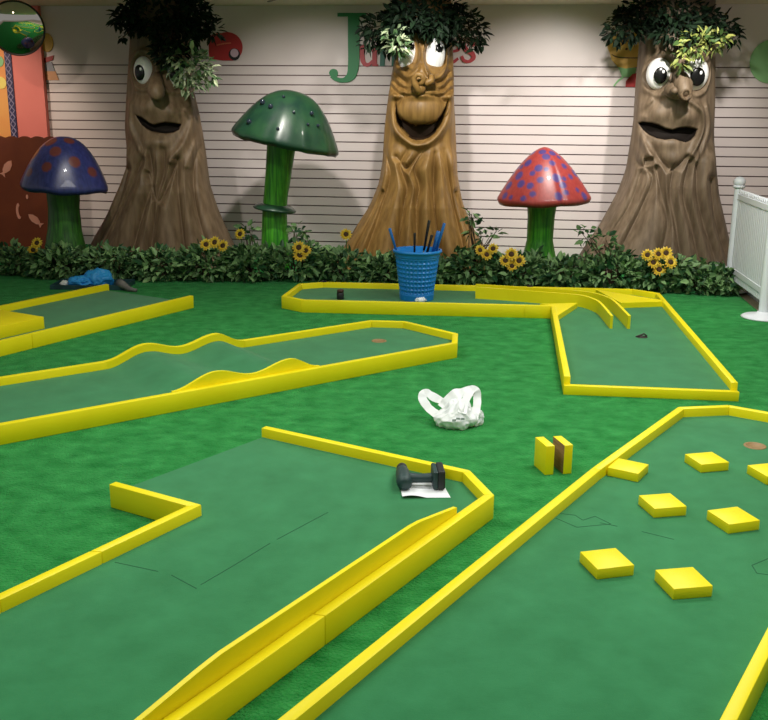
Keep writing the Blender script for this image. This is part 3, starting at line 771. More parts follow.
mb = thing('giant_mushroom', (-3.10, 9.3, 0), 'fat mushroom with a dark blue red-spotted cap, beside the left tree', 'mushroom sculpture', 'giant mushrooms among the hedge')
V, F, mk = cap_mesh(.40, .45, .10, [(3, .02, .4), (5, .02, 1.2), (9, .012, 2.0)], 1, spots=[(.40*t*math.cos(a), .40*t*math.sin(a), .45*(1-t**2.3), r) for t, a, r in ((.38, -2.2, .062), (.58, -1.62, .055), (.80, -1.78, .05), (.66, -2.6, .055), (.72, -.95, .055), (.3, -.9, .05), (.84, -.45, .05), (.88, -2.35, .045), (.5, 1.2, .06), (.7, 2.6, .06))], point=2.3)
add_cap(mb, V, F, mk, Matrix.Translation((-3.06, 9.3, .83)) @ Matrix.Rotation(.06, 4, 'Y'), M_capB)
stalk(mb, [(-3.10, 9.3, 0), (-3.10, 9.3, .27), (-3.09, 9.3, .52), (-3.08, 9.3, .92)], [.225, .195, .16, .145, .165], M_stalkB, 1)

mg = thing('giant_mushroom', (-1.10, 9.6, 0), 'tallest mushroom with a tilted dark green cap and a ring on its stalk', 'mushroom sculpture', 'giant mushrooms among the hedge')
V, F, mk = cap_mesh(.515, .47, .08, [(2, .02, .4), (5, .010, 1.2), (13, .008, 2.0), (23, .004, .5)], 2, point=2.35)
Mg = Matrix.Translation((-.975, 9.6, 1.255)) @ Matrix.Rotation(.21, 4, 'Y')
add_cap(mg, V, F, mk, Mg, M_capG)
for (bx, bz, br) in [(-1.165, 1.61, .026), (-1.08, 1.57, .024), (-1.285, 1.43, .024), (-.965, 1.66, .014), (-1.0, 1.37, .016), (-.70, 1.51, .02), (-.64, 1.40, .016), (-.73, 1.41, .014), (-.86, 1.52, .014)]:
    # lie on the cap: march from the front along y
    best = None; W = place_cap(V, Mg); sel = np.where((np.abs(W[:, 0]-bx) < .02) & (np.abs(W[:, 2]-bz) < .02) & (W[:, 1] < 9.7))[0]
    yy = W[sel, 1].min() if len(sel) else 9.2
    bm = bmesh.new(); ellipsoid(bm, (bx, yy, bz), (br, br*.6, br), None, 16, 10); obj('bead', bm, M_bead, mg, True)
stalk(mg, [(-1.10, 9.6, 0), (-1.10, 9.6, .25), (-1.095, 9.6, .6), (-1.055, 9.6, .92), (-1.0, 9.6, 1.35)], [.145, .14, .125, .118, .13, .15], M_stalk, 2)
bm = bmesh.new(); lathe(bm, [(.10, .03), (.16, .02), (.205, -.01), (.215, -.025), (.205, -.035), (.15, -.02), (.10, -.015)], 48, Matrix.Translation((-1.095, 9.6, .61)) @ Matrix.Rotation(.12, 4, 'Y')); obj('ring', bm, M_capG, mg, True)

mr = thing('giant_mushroom', (1.53, 9.5, 0), 'mushroom with a red purple-spotted cap on a bright green stalk', 'mushroom sculpture', 'giant mushrooms among the hedge')
V, F, mk = cap_mesh(.445, .48, .08, [(2, .015, .4), (7, .010, 2.0)], 3, spots=surf_spots(.445, .48, 80, 5, .024, .048, .040, point=1.65), cleft=-1.30, point=1.65)
add_cap(mr, V, F, mk, Matrix.Translation((1.545, 9.5, .735)) @ Matrix.Rotation(-.03, 4, 'Y'), M_capR)
stalk(mr, [(1.535, 9.5, 0), (1.53, 9.5, .2), (1.53, 9.5, .46), (1.535, 9.5, .82)], [.20, .165, .128, .132, .16], M_stalk, 3)

# ------------------------------------------------------------------ hedge of small shrubs
hed = [(-3.5, 9.12, .30, .22, .17, 'at the left end, under the brown panel'), (-3.02, 8.93, .33, .18, .20, 'in front of the blue mushroom'), (-2.55, 8.95, .33, .26, .20, 'at the left foot of the left tree'),
       (-2.10, 8.92, .32, .26, .18, 'in front of the left tree'), (-1.66, 8.92, .31, .28, .22, 'at the right foot of the left tree'), (-1.25, 8.92, .30, .27, .23, 'left of the green mushroom stalk'),
       (-.84, 8.98, .30, .27, .24, 'right of the green mushroom stalk'), (-.42, 9.0, .30, .26, .20, 'at the left foot of the middle tree'), (.0, 8.98, .30, .25, .15, 'in front of the middle tree, left of the bucket'),
       (.42, 8.92, .30, .25, .13, 'behind the blue bucket'), (.84, 8.90, .30, .26, .20, 'at the right foot of the middle tree'), (1.24, 8.85, .30, .26, .18, 'left of the red mushroom stalk'),
       (1.66, 8.75, .30, .26, .18, 'in front of the red mushroom stalk'), (2.06, 8.66, .30, .26, .22, 'at the left foot of the right tree'), (2.46, 8.60, .30, .27, .20, 'in front of the right tree'),
       (2.80, 8.52, .26, .27, .17, 'near the right end, in front of the right tree'), (3.0, 8.45, .12, .20, .15, 'at the right end, against the fence post')]
for i, (x, y, rx, ry, rz, lb) in enumerate(hed):
    t = thing('leafy_shrub', (x, y, 0), 'low dark green leafy shrub '+lb, 'shrub', 'hedge shrubs along the back wall')
    rg = random.Random(40+i)
    rz *= .66; cl = [(x, y, rz*.95, rx, ry, rz, int(560*rx/.3))]
    for k in range(3): cl.append((x+rg.uniform(-.7, .7)*rx, y+rg.uniform(-.3, .6)*ry, rz*(1.35+.5*rg.random()), .09, .10, .07, 34))
    if i == 5: cl.append((x-.03, y+.1, .44, .06, .06, .06, 26))
    if i == 6: cl.append((x+.02, y+.1, .42, .09, .08, .08, 40))
    if i == 10: cl += [(.82, y+.1, .50, .05, .05, .10, 18), (.93, y+.1, .40, .06, .05, .06, 14), (.78, y+.1, .62, .04, .04, .07, 10), (1.02, y+.05, .46, .04, .04, .03, 8)]
    if i == 13: cl += [(1.83, y+.1, .47, .08, .06, .08, 30), (2.02, y+.1, .40, .10, .08, .08, 40)]
    Vv, Ff = leaves(cl, .08, 100+i, droop=.1, width=.5)
    Vv[:, 2] = np.maximum(Vv[:, 2], .004)
    nobj('foliage', Vv, Ff, M_hedge, t, False)
    obj('branches', twigs(cl, (x, y, .0), 200+i, .004), M_twig, t)

def sunflower(x, y, z, tilt, lb, s=1.0):
    t = thing('sunflower', (x, y+.10, 0), lb, 'flower', 'artificial sunflowers in the hedge')
    d = Vector((tilt, -1, .45)).normalized(); Mf = Matrix.Translation((x, y, z)) @ frame_to(d)
    bm = bmesh.new(); rg = random.Random(int(x*1000))
    for ring_, (n, r0, L, up) in enumerate(((13, .022, .036, .006), (11, .018, .028, .014))):
        for k in range(n):
            a = 2*PI*(k+.5*ring_)/n+rg.uniform(-.1, .1); c, s_ = math.cos(a), math.sin(a); w = .010
            P = [(r0, -w*.6, 0), (r0+L*.5, -w, up), (r0+L, 0, up*.5), (r0+L*.5, w, up), (r0, w*.6, 0)]
            vs = [bm.verts.new(Mf @ Vector(((px*c-py*s_)*s, (px*s_+py*c)*s, pz))) for px, py, pz in P]; bm.faces.new(vs)
    obj('petals', bm, M_petal, t)
    bm = bmesh.new(); ellipsoid(bm, Vector((0, 0, 0)), (.024*s, .024*s, .012), None, 16, 10); bmesh.ops.transform(bm, matrix=Mf, verts=bm.verts); obj('flower_disc', bm, M_disc, t, True)
    bm = bmesh.new(); b = Vector((x, y, z))-d*.005; tube(bm, [Vector((x, y+.10, 0)), Vector((x, y+.10, z*.6)), Vector((x, y+.07, z)), b], .004, 6); obj('stem', bm, M_stemg, t)
SF = [(-3.229, .325, 'yellow sunflower in the hedge left of the blue mushroom stalk, upper of two'), (-3.27, .26, 'yellow sunflower in the hedge left of the blue mushroom stalk, lower of two'),
      (-1.661, .325, 'yellow sunflower at the right foot of the left tree, leftmost of the cluster'), (-1.58, .345, 'yellow sunflower at the right foot of the left tree, in the middle of the cluster'), (-1.505, .315, 'yellow sunflower at the right foot of the left tree, rightmost of the cluster'),
      (-1.342, .425, 'lone yellow sunflower high up, left of the green mushroom stalk'),
      (-.80, .305, 'yellow sunflower right of the green mushroom stalk, upper left of three'), (-.735, .275, 'yellow sunflower right of the green mushroom stalk, right one of three'), (-.79, .235, 'yellow sunflower right of the green mushroom stalk, lowest of three'),
      (-.362, .43, 'lone yellow sunflower against the left root of the middle tree'),
      (.882, .295, 'yellow sunflower right of the middle tree, left of three'), (.945, .255, 'yellow sunflower right of the middle tree, lowest of three'), (1.003, .31, 'yellow sunflower right of the middle tree, highest of three'),
      (1.175, .26, 'yellow sunflower left of the red mushroom stalk, upper one of the cluster'), (1.25, .20, 'yellow sunflower left of the red mushroom stalk, right one of the cluster'), (1.12, .20, 'yellow sunflower left of the red mushroom stalk, left one of the cluster'), (1.185, .15, 'yellow sunflower left of the red mushroom stalk, lowest of the cluster'),
      (2.44, .265, 'yellow sunflower before the right tree, left one of the cluster'), (2.54, .275, 'yellow sunflower before the right tree, upper middle of the cluster'), (2.61, .285, 'yellow sunflower before the right tree, topmost right of the cluster'), (2.50, .195, 'yellow sunflower before the right tree, lower left of the cluster'), (2.66, .20, 'yellow sunflower before the right tree, lower right of the cluster'), (2.56, .13, 'yellow sunflower before the right tree, lowest of the cluster')]
for x, z, lb in SF:
    h0 = min(hed, key=lambda h: abs(h[0]-x)); y = h0[1]-h0[3]*.85; k = y/8.9
    sunflower(x*k, y, (z-1.562)*k+1.562, random.uniform(-.35, .35), lb, random.uniform(.95, 1.2))

# ------------------------------------------------------------------ wall letters and cut-outs
def stroke(bm, pts, widths, o0=.002, o1=.02, n=8):
    c = catmull(pts, n) if len(pts) > 2 else [np.array(p, float) for p in pts]
    w = np.interp(np.linspace(0, 1, len(c)), np.linspace(0, 1, len(widths)), widths); rows = [[], [], [], []]
    for i, p in enumerate(c):
        t = c[min(i+1, len(c)-1)]-c[max(i-1, 0)]; t = t/np.linalg.norm(t); nn = np.array([-t[1], t[0]])
        a, b = p+nn*w[i]/2, p-nn*w[i]/2
        for r, (q, o) in zip(rows, ((a, o0), (a, o1), (b, o1), (b, o0))): r.append(bm.verts.new(wp(q[0], q[1], o)))
    for a, b in zip(rows, rows[1:]+rows[:1]):
        for k in range(len(c)-1): bm.faces.new((a[k], a[k+1], b[k+1], b[k]))
    for k in (0, len(c)-1): bm.faces.new([r[k] for r in rows])
def flat(bm, poly, o0=.002, o1=.016):
    a = [bm.verts.new(wp(s, z, o0)) for s, z in poly]; b = [bm.verts.new(wp(s, z, o1)) for s, z in poly]
    bm.faces.new(a[::-1]); bm.faces.new(b)
    for i in range(len(poly)): bm.faces.new((a[i], a[(i+1) % len(poly)], b[(i+1) % len(poly)], b[i]))
def ell(s, z, rs, rz, a0=0, a1=2*PI, n=40): return [(s+rs*math.cos(a0+(a1-a0)*k/n), z+rz*math.sin(a0+(a1-a0)*k/n)) for k in range(n if a1-a0 > 6.2 else n+1)]
LG = 'letters on the back wall'
bm = bmesh.new(); stroke(bm, [(-.53, 2.52), (-.22, 2.52)], [.036, .036], o1=.019); stroke(bm, [(-.355, 2.53), (-.355, 2.25), (-.357, 2.02), (-.385, 1.90), (-.46, 1.853), (-.54, 1.862), (-.588, 1.905)], [.125, .125, .12, .10, .05, .045, .07]); flat(bm, ell(-.575, 1.925, .048, .044), o1=.018)
tag(obj('wall_letter', bm, M_letG), 'big green capital letter J on the wall left of the middle tree', 'letter', LG)
bm = bmesh.new(); stroke(bm, [(-.262, 2.215), (-.262, 2.08), (-.235, 2.02), (-.19, 2.015), (-.15, 2.05)], [.05, .05, .045, .035, .03]); stroke(bm, [(-.13, 2.215), (-.13, 2.0)], [.05, .05], o1=.021); stroke(bm, [(-.29, 2.207), (-.24, 2.207)], [.02, .02], o1=.018); stroke(bm, [(-.16, 2.207), (-.11, 2.207)], [.02, .02], o1=.018); stroke(bm, [(-.13, 2.008), (-.09, 2.008)], [.02, .02], o1=.018)
tag(obj('wall_letter', bm, M_letR), 'small dark red letter u right of the big green J', 'letter', LG)
bm = bmesh.new(); stroke(bm, [(-.045, 2.215), (-.045, 2.0)], [.05, .05]); stroke(bm, [(-.045, 2.16), (.0, 2.205), (.06, 2.19), (.08, 2.12), (.08, 2.0)], [.03, .035, .045, .05, .05], o1=.021)
tag(obj('wall_letter', bm, M_letT), 'dark teal letter n on the wall half hidden by the middle tree', 'letter', LG)
bm = bmesh.new(); stroke(bm, [(.635, 2.14), (.76, 2.165), (.755, 2.215), (.715, 2.245), (.655, 2.225), (.625, 2.15), (.65, 2.07), (.71, 2.045), (.765, 2.08)], [.025, .03, .04, .03, .045, .055, .05, .035, .025])
tag(obj('wall_letter', bm, M_letR), 'small red letter e on the wall just right of the middle tree', 'letter', LG)
bm = bmesh.new(); stroke(bm, [(.925, 2.205), (.90, 2.25), (.85, 2.255), (.82, 2.215), (.85, 2.165), (.91, 2.13), (.925, 2.085), (.88, 2.05), (.825, 2.06), (.80, 2.105)], [.03, .035, .03, .045, .05, .05, .045, .03, .035, .03])
tag(obj('wall_letter', bm, M_letR), 'small red letter s, last of the letters right of the middle tree', 'letter', LG)
WD = 'cut-out decals on the back wall'
dc = thing('car_decal', wp(-1.72, 2.05, .002), 'red cartoon car cut-out on the wall beside the left tree', 'wall decal', WD)
bm = bmesh.new(); flat(bm, [(-1.95, 2.07), (-1.95, 2.30), (-1.85, 2.335)]+ell(-1.74, 2.19, .165, .155, PI*.62, -.95, 24)+[(-1.69, 2.05), (-1.80, 2.05)]); obj('car_body', bm, M_red, dc)
bm = bmesh.new(); flat(bm, ell(-1.665, 2.115, .062, .062), .016, .024); w_ = obj('wheel', bm, M_grip, dc)
bm = bmesh.new(); flat(bm, ell(-1.662, 2.128, .044, .044), .024, .03); obj('hub_cap', bm, mat('pale_hub', (206, 176, 190), .5), w_)
bm = bmesh.new(); stroke(bm, [(-1.86, 2.21), (-1.78, 2.225), (-1.70, 2.232)], [.014, .014, .012], .016, .02); obj('highlight_line', bm, mat('orange_line', (206, 110, 80), .5), dc)
df = thing('face_decal', wp(2.5, 1.80, .002), 'ochre cartoon face cut-out half hidden behind the right tree', 'wall decal', WD)
bm = bmesh.new(); flat(bm, [(2.31, 2.19), (2.305, 2.25), (2.33, 2.30), (2.40, 2.33), (2.60, 2.34), (2.78, 2.32), (2.80, 2.05), (2.62, 2.0), (2.50, 1.985), (2.42, 2.005), (2.36, 2.07), (2.335, 2.14)], .002, .018); fb = obj('face', bm, M_yface, df)
bm = bmesh.new(); flat(bm, ell(2.503, 2.178, .014, .012, n=14), .018, .022); obj('eye_dot', bm, M_line, fb)
bm = bmesh.new(); stroke(bm, [(2.355, 2.125), (2.40, 2.102), (2.47, 2.093), (2.56, 2.09), (2.70, 2.092)], [.008, .01, .01, .01, .009], .018, .022); obj('smile', bm, M_line, fb)
bm = bmesh.new(); flat(bm, [(2.43, 2.0), (2.62, 1.99), (2.60, 1.90), (2.48, 1.90)], .002, .014); obj('collar', bm, M_pgreen, df)
bm = bmesh.new(); flat(bm, [(2.52, 1.80), (2.52, 1.86), (2.58, 1.93), (2.76, 1.97), (2.80, 1.80)], .004, .016); obj('shirt', bm, M_red, df)
bm = bmesh.new(); stroke(bm, [(2.49, 1.90), (2.44, 1.86), (2.40, 1.81)], [.02, .018, .014], .002, .012); obj('arm', bm, M_pgreen, df)
bm = bmesh.new(); flat(bm, ell(3.96, 2.06, .21, .215)); tag(obj('disc_decal', bm, M_pgreen), 'round pale green cut-out on the wall at the right edge', 'wall decal', WD)
ds = thing('pennant_decal', wp(-3.78, 1.83, .002), 'yellow and red cut-out on the wall beside the pink panel, under the mirror', 'wall decal', WD)
bm = bmesh.new(); flat(bm, ell(-3.80, 2.235, .075, .10)); obj('head', bm, mat('mustard_decal', (206, 164, 62), .5), ds)
bm = bmesh.new(); flat(bm, [(-3.84, 2.07), (-3.73, 2.10), (-3.745, 2.05), (-3.84, 2.02)], .002, .014); obj('scarf', bm, M_red, ds)
bm = bmesh.new(); flat(bm, [(-3.84, 2.02), (-3.76, 2.03), (-3.73, 1.93), (-3.84, 1.93)], .002, .012); obj('body', bm, mat('grey_decal', (150, 150, 160), .5), ds)
bm = bmesh.new(); flat(bm, [(-3.84, 1.93), (-3.725, 1.93), (-3.69, 1.835), (-3.84, 1.835)], .002, .011); obj('skirt', bm, mat('orange_decal', (212, 150, 100), .5), ds)
PG = 'decals on the orange panel'
for (s, z, r, m_, nm) in ((-4.345, 2.03, .06, M_pgreen, 'pale green round decal on the orange panel under the mirror'), (-4.34, 1.80, .065, mat('yellow_decal', (244, 220, 110), .5), 'yellow round decal on the orange panel, lower than the green one')):
    bm = bmesh.new(); flat(bm, ell(s, z, r, r), .0785, .086); tag(obj('round_decal', bm, m_), nm, 'wall decal', PG)

# brown scalloped panel with fish
bp = thing('scalloped_panel', (-4.0, 10.3, 0), 'brown waist-high panel with a scalloped top and pink fish, at the left', 'panel')
top = []
xs = np.linspace(-5.2, -3.42, 90)
for x in xs: top.append((x, 1.225+.022*abs(math.sin((x+5.2)*PI/.135))))
bm = bmesh.new(); poly = [(-5.2, 0.0)]+top+[(-3.42, 0.0)]
a = [bm.verts.new((x, 10.30, z)) for x, z in poly]; b = [bm.verts.new((x, 10.335, z)) for x, z in poly]
bm.faces.new(a); bm.faces.new(b[::-1])
for i in range(len(poly)): bm.faces.new((a[i], a[(i+1) % len(poly)], b[(i+1) % len(poly)], b[i]))
obj('board', bm, M_brown, bp)
def motif(name, pts):
    bm = bmesh.new(); a = [bm.verts.new((x, 10.301, z)) for x, z in pts]; b = [bm.verts.new((x, 10.292, z)) for x, z in pts]
    bm.faces.new(a[::-1]); bm.faces.new(b)
    for i in range(len(pts)): bm.faces.new((a[i], a[(i+1) % len(pts)], b[(i+1) % len(pts)], b[i]))
    return obj(name, bm, M_fish, bp)
def fish(x, z, L, ang):
    P = [(-.5, 0), (-.3, .16), (0, .22), (.25, .12), (.32, .06), (.5, .2), (.46, 0), (.5, -.16), (.32, -.05), (.2, -.14), (-.1, -.2), (-.35, -.13)]
    c, s_ = math.cos(ang), math.sin(ang); return [(x+L*(p*c-q*s_), z+L*(p*s_+q*c)) for p, q in P]
motif('fish_motif', fish(-3.99, .92, .19, -2.2)); motif('fish_motif', fish(-3.735, .375, .18, -.75))
motif('crescent_motif', [(-3.90+.03*math.cos(a), .47+.085*math.sin(a)) for a in np.linspace(PI*.5, PI*1.6, 12)]+[(-3.885+.02*math.cos(a), .47+.06*math.sin(a)) for a in np.linspace(PI*1.55, PI*.55, 12)])
motif('drop_motif', [(-3.80+.012*math.cos(a), .62+.024*math.sin(a)) for a in np.linspace(0, 2*PI, 14)[:-1]])

# convex mirror
mi_ = thing('convex_mirror', (-3.62, 10.0, 2.03), 'round convex safety mirror in the top left corner below the ceiling', 'mirror')
ax = Vector((.22, -.93, -.30)).normalized(); Mm = Matrix.Translation((-3.635, 9.95, 2.29)) @ frame_to(ax)
bm = bmesh.new(); lathe(bm, [(0, .06)]+[(.255*math.sin(t), .06-.06*(1-math.cos(t))/(1-math.cos(1.0))*1.0) if False else (.255*k/12, .065*(1-(k/12)**2)) for k, t in enumerate(range(13)) if k > 0], 64, Mm); obj('mirror_face', bm, M_mirror, mi_, True)
bm = bmesh.new(); lathe(bm, [(.25, .004), (.258, .012), (.268, .004), (.262, -.014), (.20, -.03), (.0, -.035)], 64, Mm); obj('rim', bm, M_rim, mi_, True)
bm = bmesh.new(); tube(bm, [Vector((-3.635, 9.95, 2.29))-ax*.03, Vector((-3.75, 10.4, 2.40)), Vector((-3.9, 11.13, 2.42))], .014, 8); obj('bracket', bm, M_rim, mi_, True)

# ------------------------------------------------------------------ white picket fence at the right
fd = Vector((2.964-3.10, 7.38-8.55, 0)); fl = fd.length; fd.normalize(); f0 = Vector((3.10, 8.55, 0)); fr = Vector((-fd.y, fd.x, 0))
fe = thing('picket_fence', tuple(f0), 'white vinyl picket fence on disc feet at the right edge', 'fence')
for k, s in enumerate((0, fl)):
    p = f0+fd*s
    bm = bmesh.new(); tube(bm, [p+Vector((0, 0, .0)), p+Vector((0, 0, .93))], .038, 20); po = obj('post', bm, M_fence, fe, True); po.data.set_sharp_from_angle(angle=.8)
    bm = bmesh.new(); ellipsoid(bm, p+Vector((0, 0, .965)), (.052, .052, .046)); tube(bm, [p+Vector((0, 0, .915)), p+Vector((0, 0, .935))], .05, 20); obj('finial', bm, M_fence, po, True)
    bm = bmesh.new(); lathe(bm, [(0, 0), (.16, 0), (.165, .008), (.15, .018), (.06, .03), (.045, .05), (0, .05)], 40, Matrix.Translation(p)); obj('foot', bm, M_fence, po, True)
ang = math.atan2(fd.y, fd.x)
for z in (.20, .84):
    bm = bmesh.new(); box(bm, f0+fd*fl/2+Vector((0, 0, z)), (fl-.07, .028, .05), ang, .003); obj('fence_rail', bm, M_fence, fe)
nP = 19
for k in range(nP):
    c = f0+fd*(.075+(fl-.15)*k/(nP-1)); bm = bmesh.new()
    w, t2 = .021, .009; P = []
    q = [(-w, .12), (w, .12), (w, .875), (0, .905), (-w, .875)]
    a = [bm.verts.new(c+fd*u+fr*t2+Vector((0, 0, z))) for u, z in q]; b = [bm.verts.new(c+fd*u-fr*t2+Vector((0, 0, z))) for u, z in q]
    bm.faces.new(a); bm.faces.new(b[::-1])
    for i in range(5): bm.faces.new((a[i], a[(i+1) % 5], b[(i+1) % 5], b[i]))
    obj('picket', bm, M_fence, fe)
bm = bmesh.new(); prism(bm, [(3.27, 10.3), (3.25, 8.55), (3.03, 6.6), (3.09, 6.6), (3.31, 8.55), (3.33, 10.3)], -.02, .11, .004)
tag(obj('baseboard_right', bm, M_fence), kind='structure')

# ------------------------------------------------------------------ bucket of putters and small things
bk = thing('waste_bucket', (.262, 7.74, .055), 'blue woven plastic bucket holding putters, inside the L-shaped lane', 'bucket')
def bucket():
    n = 240; zs = np.linspace(0, .40, 130); V = []; F = []
    ph = np.linspace(0, 2*PI, n, endpoint=False)
    for z in zs:
        r = .132+.052*z/.40
        band = sm((z-.06)/.01)*sm((.355-z)/.01)
        rib = np.maximum(np.abs(np.sin(15*ph))**2.5, abs(math.sin(z*PI/.036))**2.5)
        rr = r+.011*(rib*band-band)+(.004 if z > .355 or z < .05 else 0)
        V += [(c*q, s*q, z) for c, s, q in zip(np.cos(ph), np.sin(ph), rr)]
    m_ = len(zs)
    for z in (.40, .01):
        r = .118+.052*z/.40; V += [(c*r, s*r, z) for c, s in zip(np.cos(ph), np.sin(ph))]
    R_ = m_+2
    for i in range(R_-1):
        for j in range(n): F.append((i*n+j, i*n+(j+1) % n, (i+1)*n+(j+1) % n, (i+1)*n+j))
    F.append(tuple(range(n-1, -1, -1))); F.append(tuple((R_-1)*n+j for j in range(n)))
    return np.array(V)+np.array([.262, 7.74, .0552]), F
obj_b = nobj('bucket_body', *bucket(), M_bucket, bk, True)
bm = bmesh.new(); lathe(bm, [(.184, .385), (.196, .385), (.201, .398), (.196, .408), (.184, .41), (.180, .40), (.181, .388), (.184, .385)], 64, Matrix.Translation((.262, 7.74, .055))); obj('rim', bm, M_bucket, bk, True)
PT = [((.20, 7.74), (.035, 7.70, 0.635), M_shaft, 'putter with a blue grip leaning left out of the bucket', .012), ((.24, 7.70), (.235, 7.66, 0.605), M_grip, 'putter with a short black grip, upright at the front left of the bucket', .010),
      ((.26, 7.78), (.355, 7.80, 0.690), M_grip, 'putter with the tallest black grip in the bucket', .012), ((.25, 7.72), (.375, 7.70, 0.585), M_grip, 'putter with a black grip leaning right, before the blue ones', .012),
      ((.30, 7.76), (.43, 7.74, 0.610), M_shaft, 'putter with a thick blue grip at the right of the bucket, lower of two', .018), ((.32, 7.74), (.475, 7.74, 0.675), M_shaft, 'putter with a blue grip sticking out farthest right of the bucket', .012)]
for (bx, by), (tx, ty, tz), m_, lb, gr in PT:
    b = Vector((bx, by, .09)); t_ = Vector((tx, ty, tz)); p = thing('putter', tuple(b), lb, 'golf club', 'putters in the blue bucket')
    bm = bmesh.new(); tube(bm, [b, b+(t_-b)*.62], .006, 8); obj('shaft', bm, M_steel, p, True)
    bm = bmesh.new(); tube(bm, [b+(t_-b)*.60, t_-(t_-b)*.01, t_], [gr*.75, gr, gr*.8], 12); obj('grip', bm, m_, p, True)
    bm = bmesh.new(); box(bm, b+Vector((0, 0, -.012)), (.075, .022, .024), random.uniform(0, 3), .004); obj('club_head', bm, M_grip, p)
cn = thing('small_jar', (-.36, 7.70, .055), 'small dark jar with a reddish lid, standing in the left end of the L-shaped lane', 'jar')
bm = bmesh.new(); lathe(bm, [(0, 0), (.027, 0), (.03, .006), (.03, .05), (.024, .058), (0, .058)], 24, Matrix.Translation((-.36, 7.70, .055))); obj('jar_body', bm, M_drillb, cn, True)
bm = bmesh.new(); lathe(bm, [(0, .057), (.027, .057), (.028, .075), (.024, .08), (0, .08)], 24, Matrix.Translation((-.36, 7.70, .055))); obj('lid', bm, mat('dull_red_lid', (70, 40, 32), .5), cn, True)

def crumple(c, r, seed, amp, freq, flat_z, m_, name, parent=None, sub=5, power=1.0, rz=0):
    bm = bmesh.new(); bmesh.ops.create_icosphere(bm, subdivisions=sub, radius=1.0)
    for v in bm.verts:
        d = v.co.normalized(); n1 = mnoise.noise(d*freq+Vector((seed, 0, 0))); n2 = mnoise.noise(d*freq*2.3+Vector((0, seed, 3)))
        k = 1+amp*(1-2*abs(n1))-amp*.5+amp*.5*(1-2*abs(n2))
        v.co = Vector((d.x*r[0]*k, d.y*r[1]*k, d.z*r[2]*k))
        if v.co.z < -flat_z: v.co.z = -flat_z
    M_ = Matrix.Translation(Vector(c)+Vector((0, 0, flat_z))) @ Matrix.Rotation(rz, 4, 'Z'); bmesh.ops.transform(bm, matrix=M_, verts=bm.verts)
    return bm
bm = crumple((.285, 7.625, .0552), (.045, .03, .028), 4.0, .35, 1.8, .014, M_paper, '', sub=4)
tag(obj('crumpled_tissue', bm, M_paper, None, True, (.285, 7.625, .055)), 'crumpled white tissue on the carpet at the foot of the blue bucket', 'tissue')

# white carrier bag
bg = thing('carrier_bag', (.37, 4.66, 0), 'crumpled white plastic carrier bag with two loop handles, lying on the turf', 'bag')
bm = bmesh.new(); bmesh.ops.create_icosphere(bm, subdivisions=6, radius=1.0)
for v in bm.verts:
    d = v.co.normalized(); n1 = mnoise.noise(d*1.5+Vector((2.2, 0, 0))); n2 = mnoise.noise(d*2.6+Vector((0, 5.1, 3))); n3 = mnoise.noise(d*5+Vector((1, 2, 3)))
    k = 1+.22*n1+.07*(1-3*abs(n2))+.015*n3
    up = max(0, d.z)
    x, y, z = d.x*.098*k*(1-.35*up), d.y*.085*k*(1-.2*up), d.z*.085*k
    z = max(z+.05, .002+.004*n3 if d.z < -.3 else .003)
    v.co = Vector((.366+x+.02*up, 4.66+y+.04*up, max(z, .001)))
obj('bag_body', bm, M_bag, bg, True)
bm = crumple((.462, 4.69, .001), (.045, .045, .05), 9.0, .25, 1.3, .03, M_bag, '', sub=5); obj('side_fold', bm, M_bag, bg, True)
def ribbon(pts, w, N, th=.0012, seed=0):
    c = catmull(pts, 12); bm = bmesh.new(); rows = [[], [], [], []]; N = Vector(N).normalized()
    for i, p in enumerate(c):
        t = Vector(c[min(i+1, len(c)-1)]-c[max(i-1, 0)]).normalized(); a = t.cross(N).normalized(); n = a.cross(t)
        ww = w*(1+.25*mnoise.noise(Vector((i*.12, seed, 0)))); wig = n*.008*mnoise.noise(Vector((i*.12, seed+3, 1)))
        P = Vector(p)+wig; fold = n*.010*mnoise.noise(Vector((i*.10, seed+9, 4)))
        for r, q in zip(rows, (P+a*ww/2+n*th+fold, P-a*ww/2+n*th-fold, P-a*ww/2-n*th-fold, P+a*ww/2-n*th+fold)): r.append(bm.verts.new(q))
    for a, b in zip(rows, rows[1:]+rows[:1]):
        for k in range(len(c)-1): bm.faces.new((a[k], a[k+1], b[k+1], b[k]))
    for k in (0, len(c)-1): bm.faces.new([r[k] for r in rows])
    return bm
obj('handle', ribbon([(.345, 4.70, .095), (.295, 4.74, .105), (.245, 4.78, .125), (.212, 4.79, .135), (.200, 4.76, .115), (.225, 4.71, .085), (.265, 4.67, .06), (.305, 4.64, .05), (.33, 4.64, .05)], .044, (-.1, -.75, .7), seed=1), M_bag, bg, True).data.set_sharp_from_angle(angle=.7)
obj('handle', ribbon([(.395, 4.60, .085), (.405, 4.64, .115), (.43, 4.70, .15), (.455, 4.74, .17), (.478, 4.74, .155), (.478, 4.70, .11), (.465, 4.65, .07), (.45, 4.62, .05)], .042, (.1, -.75, .6), seed=5), M_bag, bg, True).data.set_sharp_from_angle(angle=.7)
obj('handle_gusset', ribbon([(.30, 4.70, .08), (.335, 4.72, .115), (.38, 4.74, .145), (.43, 4.75, .155), (.465, 4.745, .16)], .06, (0, -.7, .7), seed=8), M_bag, bg, True).data.set_sharp_from_angle(angle=.7)
bm = bmesh.new(); 
for (x, y, z, a) in ((.352, 4.558, .062, .3), (.372, 4.562, .07, -.3), (.395, 4.57, .066, .2)): box(bm, (x, y, z), (.02, .004, .012), a, .001)
obj('grey_mark', bm, M_grey, bg)  # small grey slabs on the front of the bag

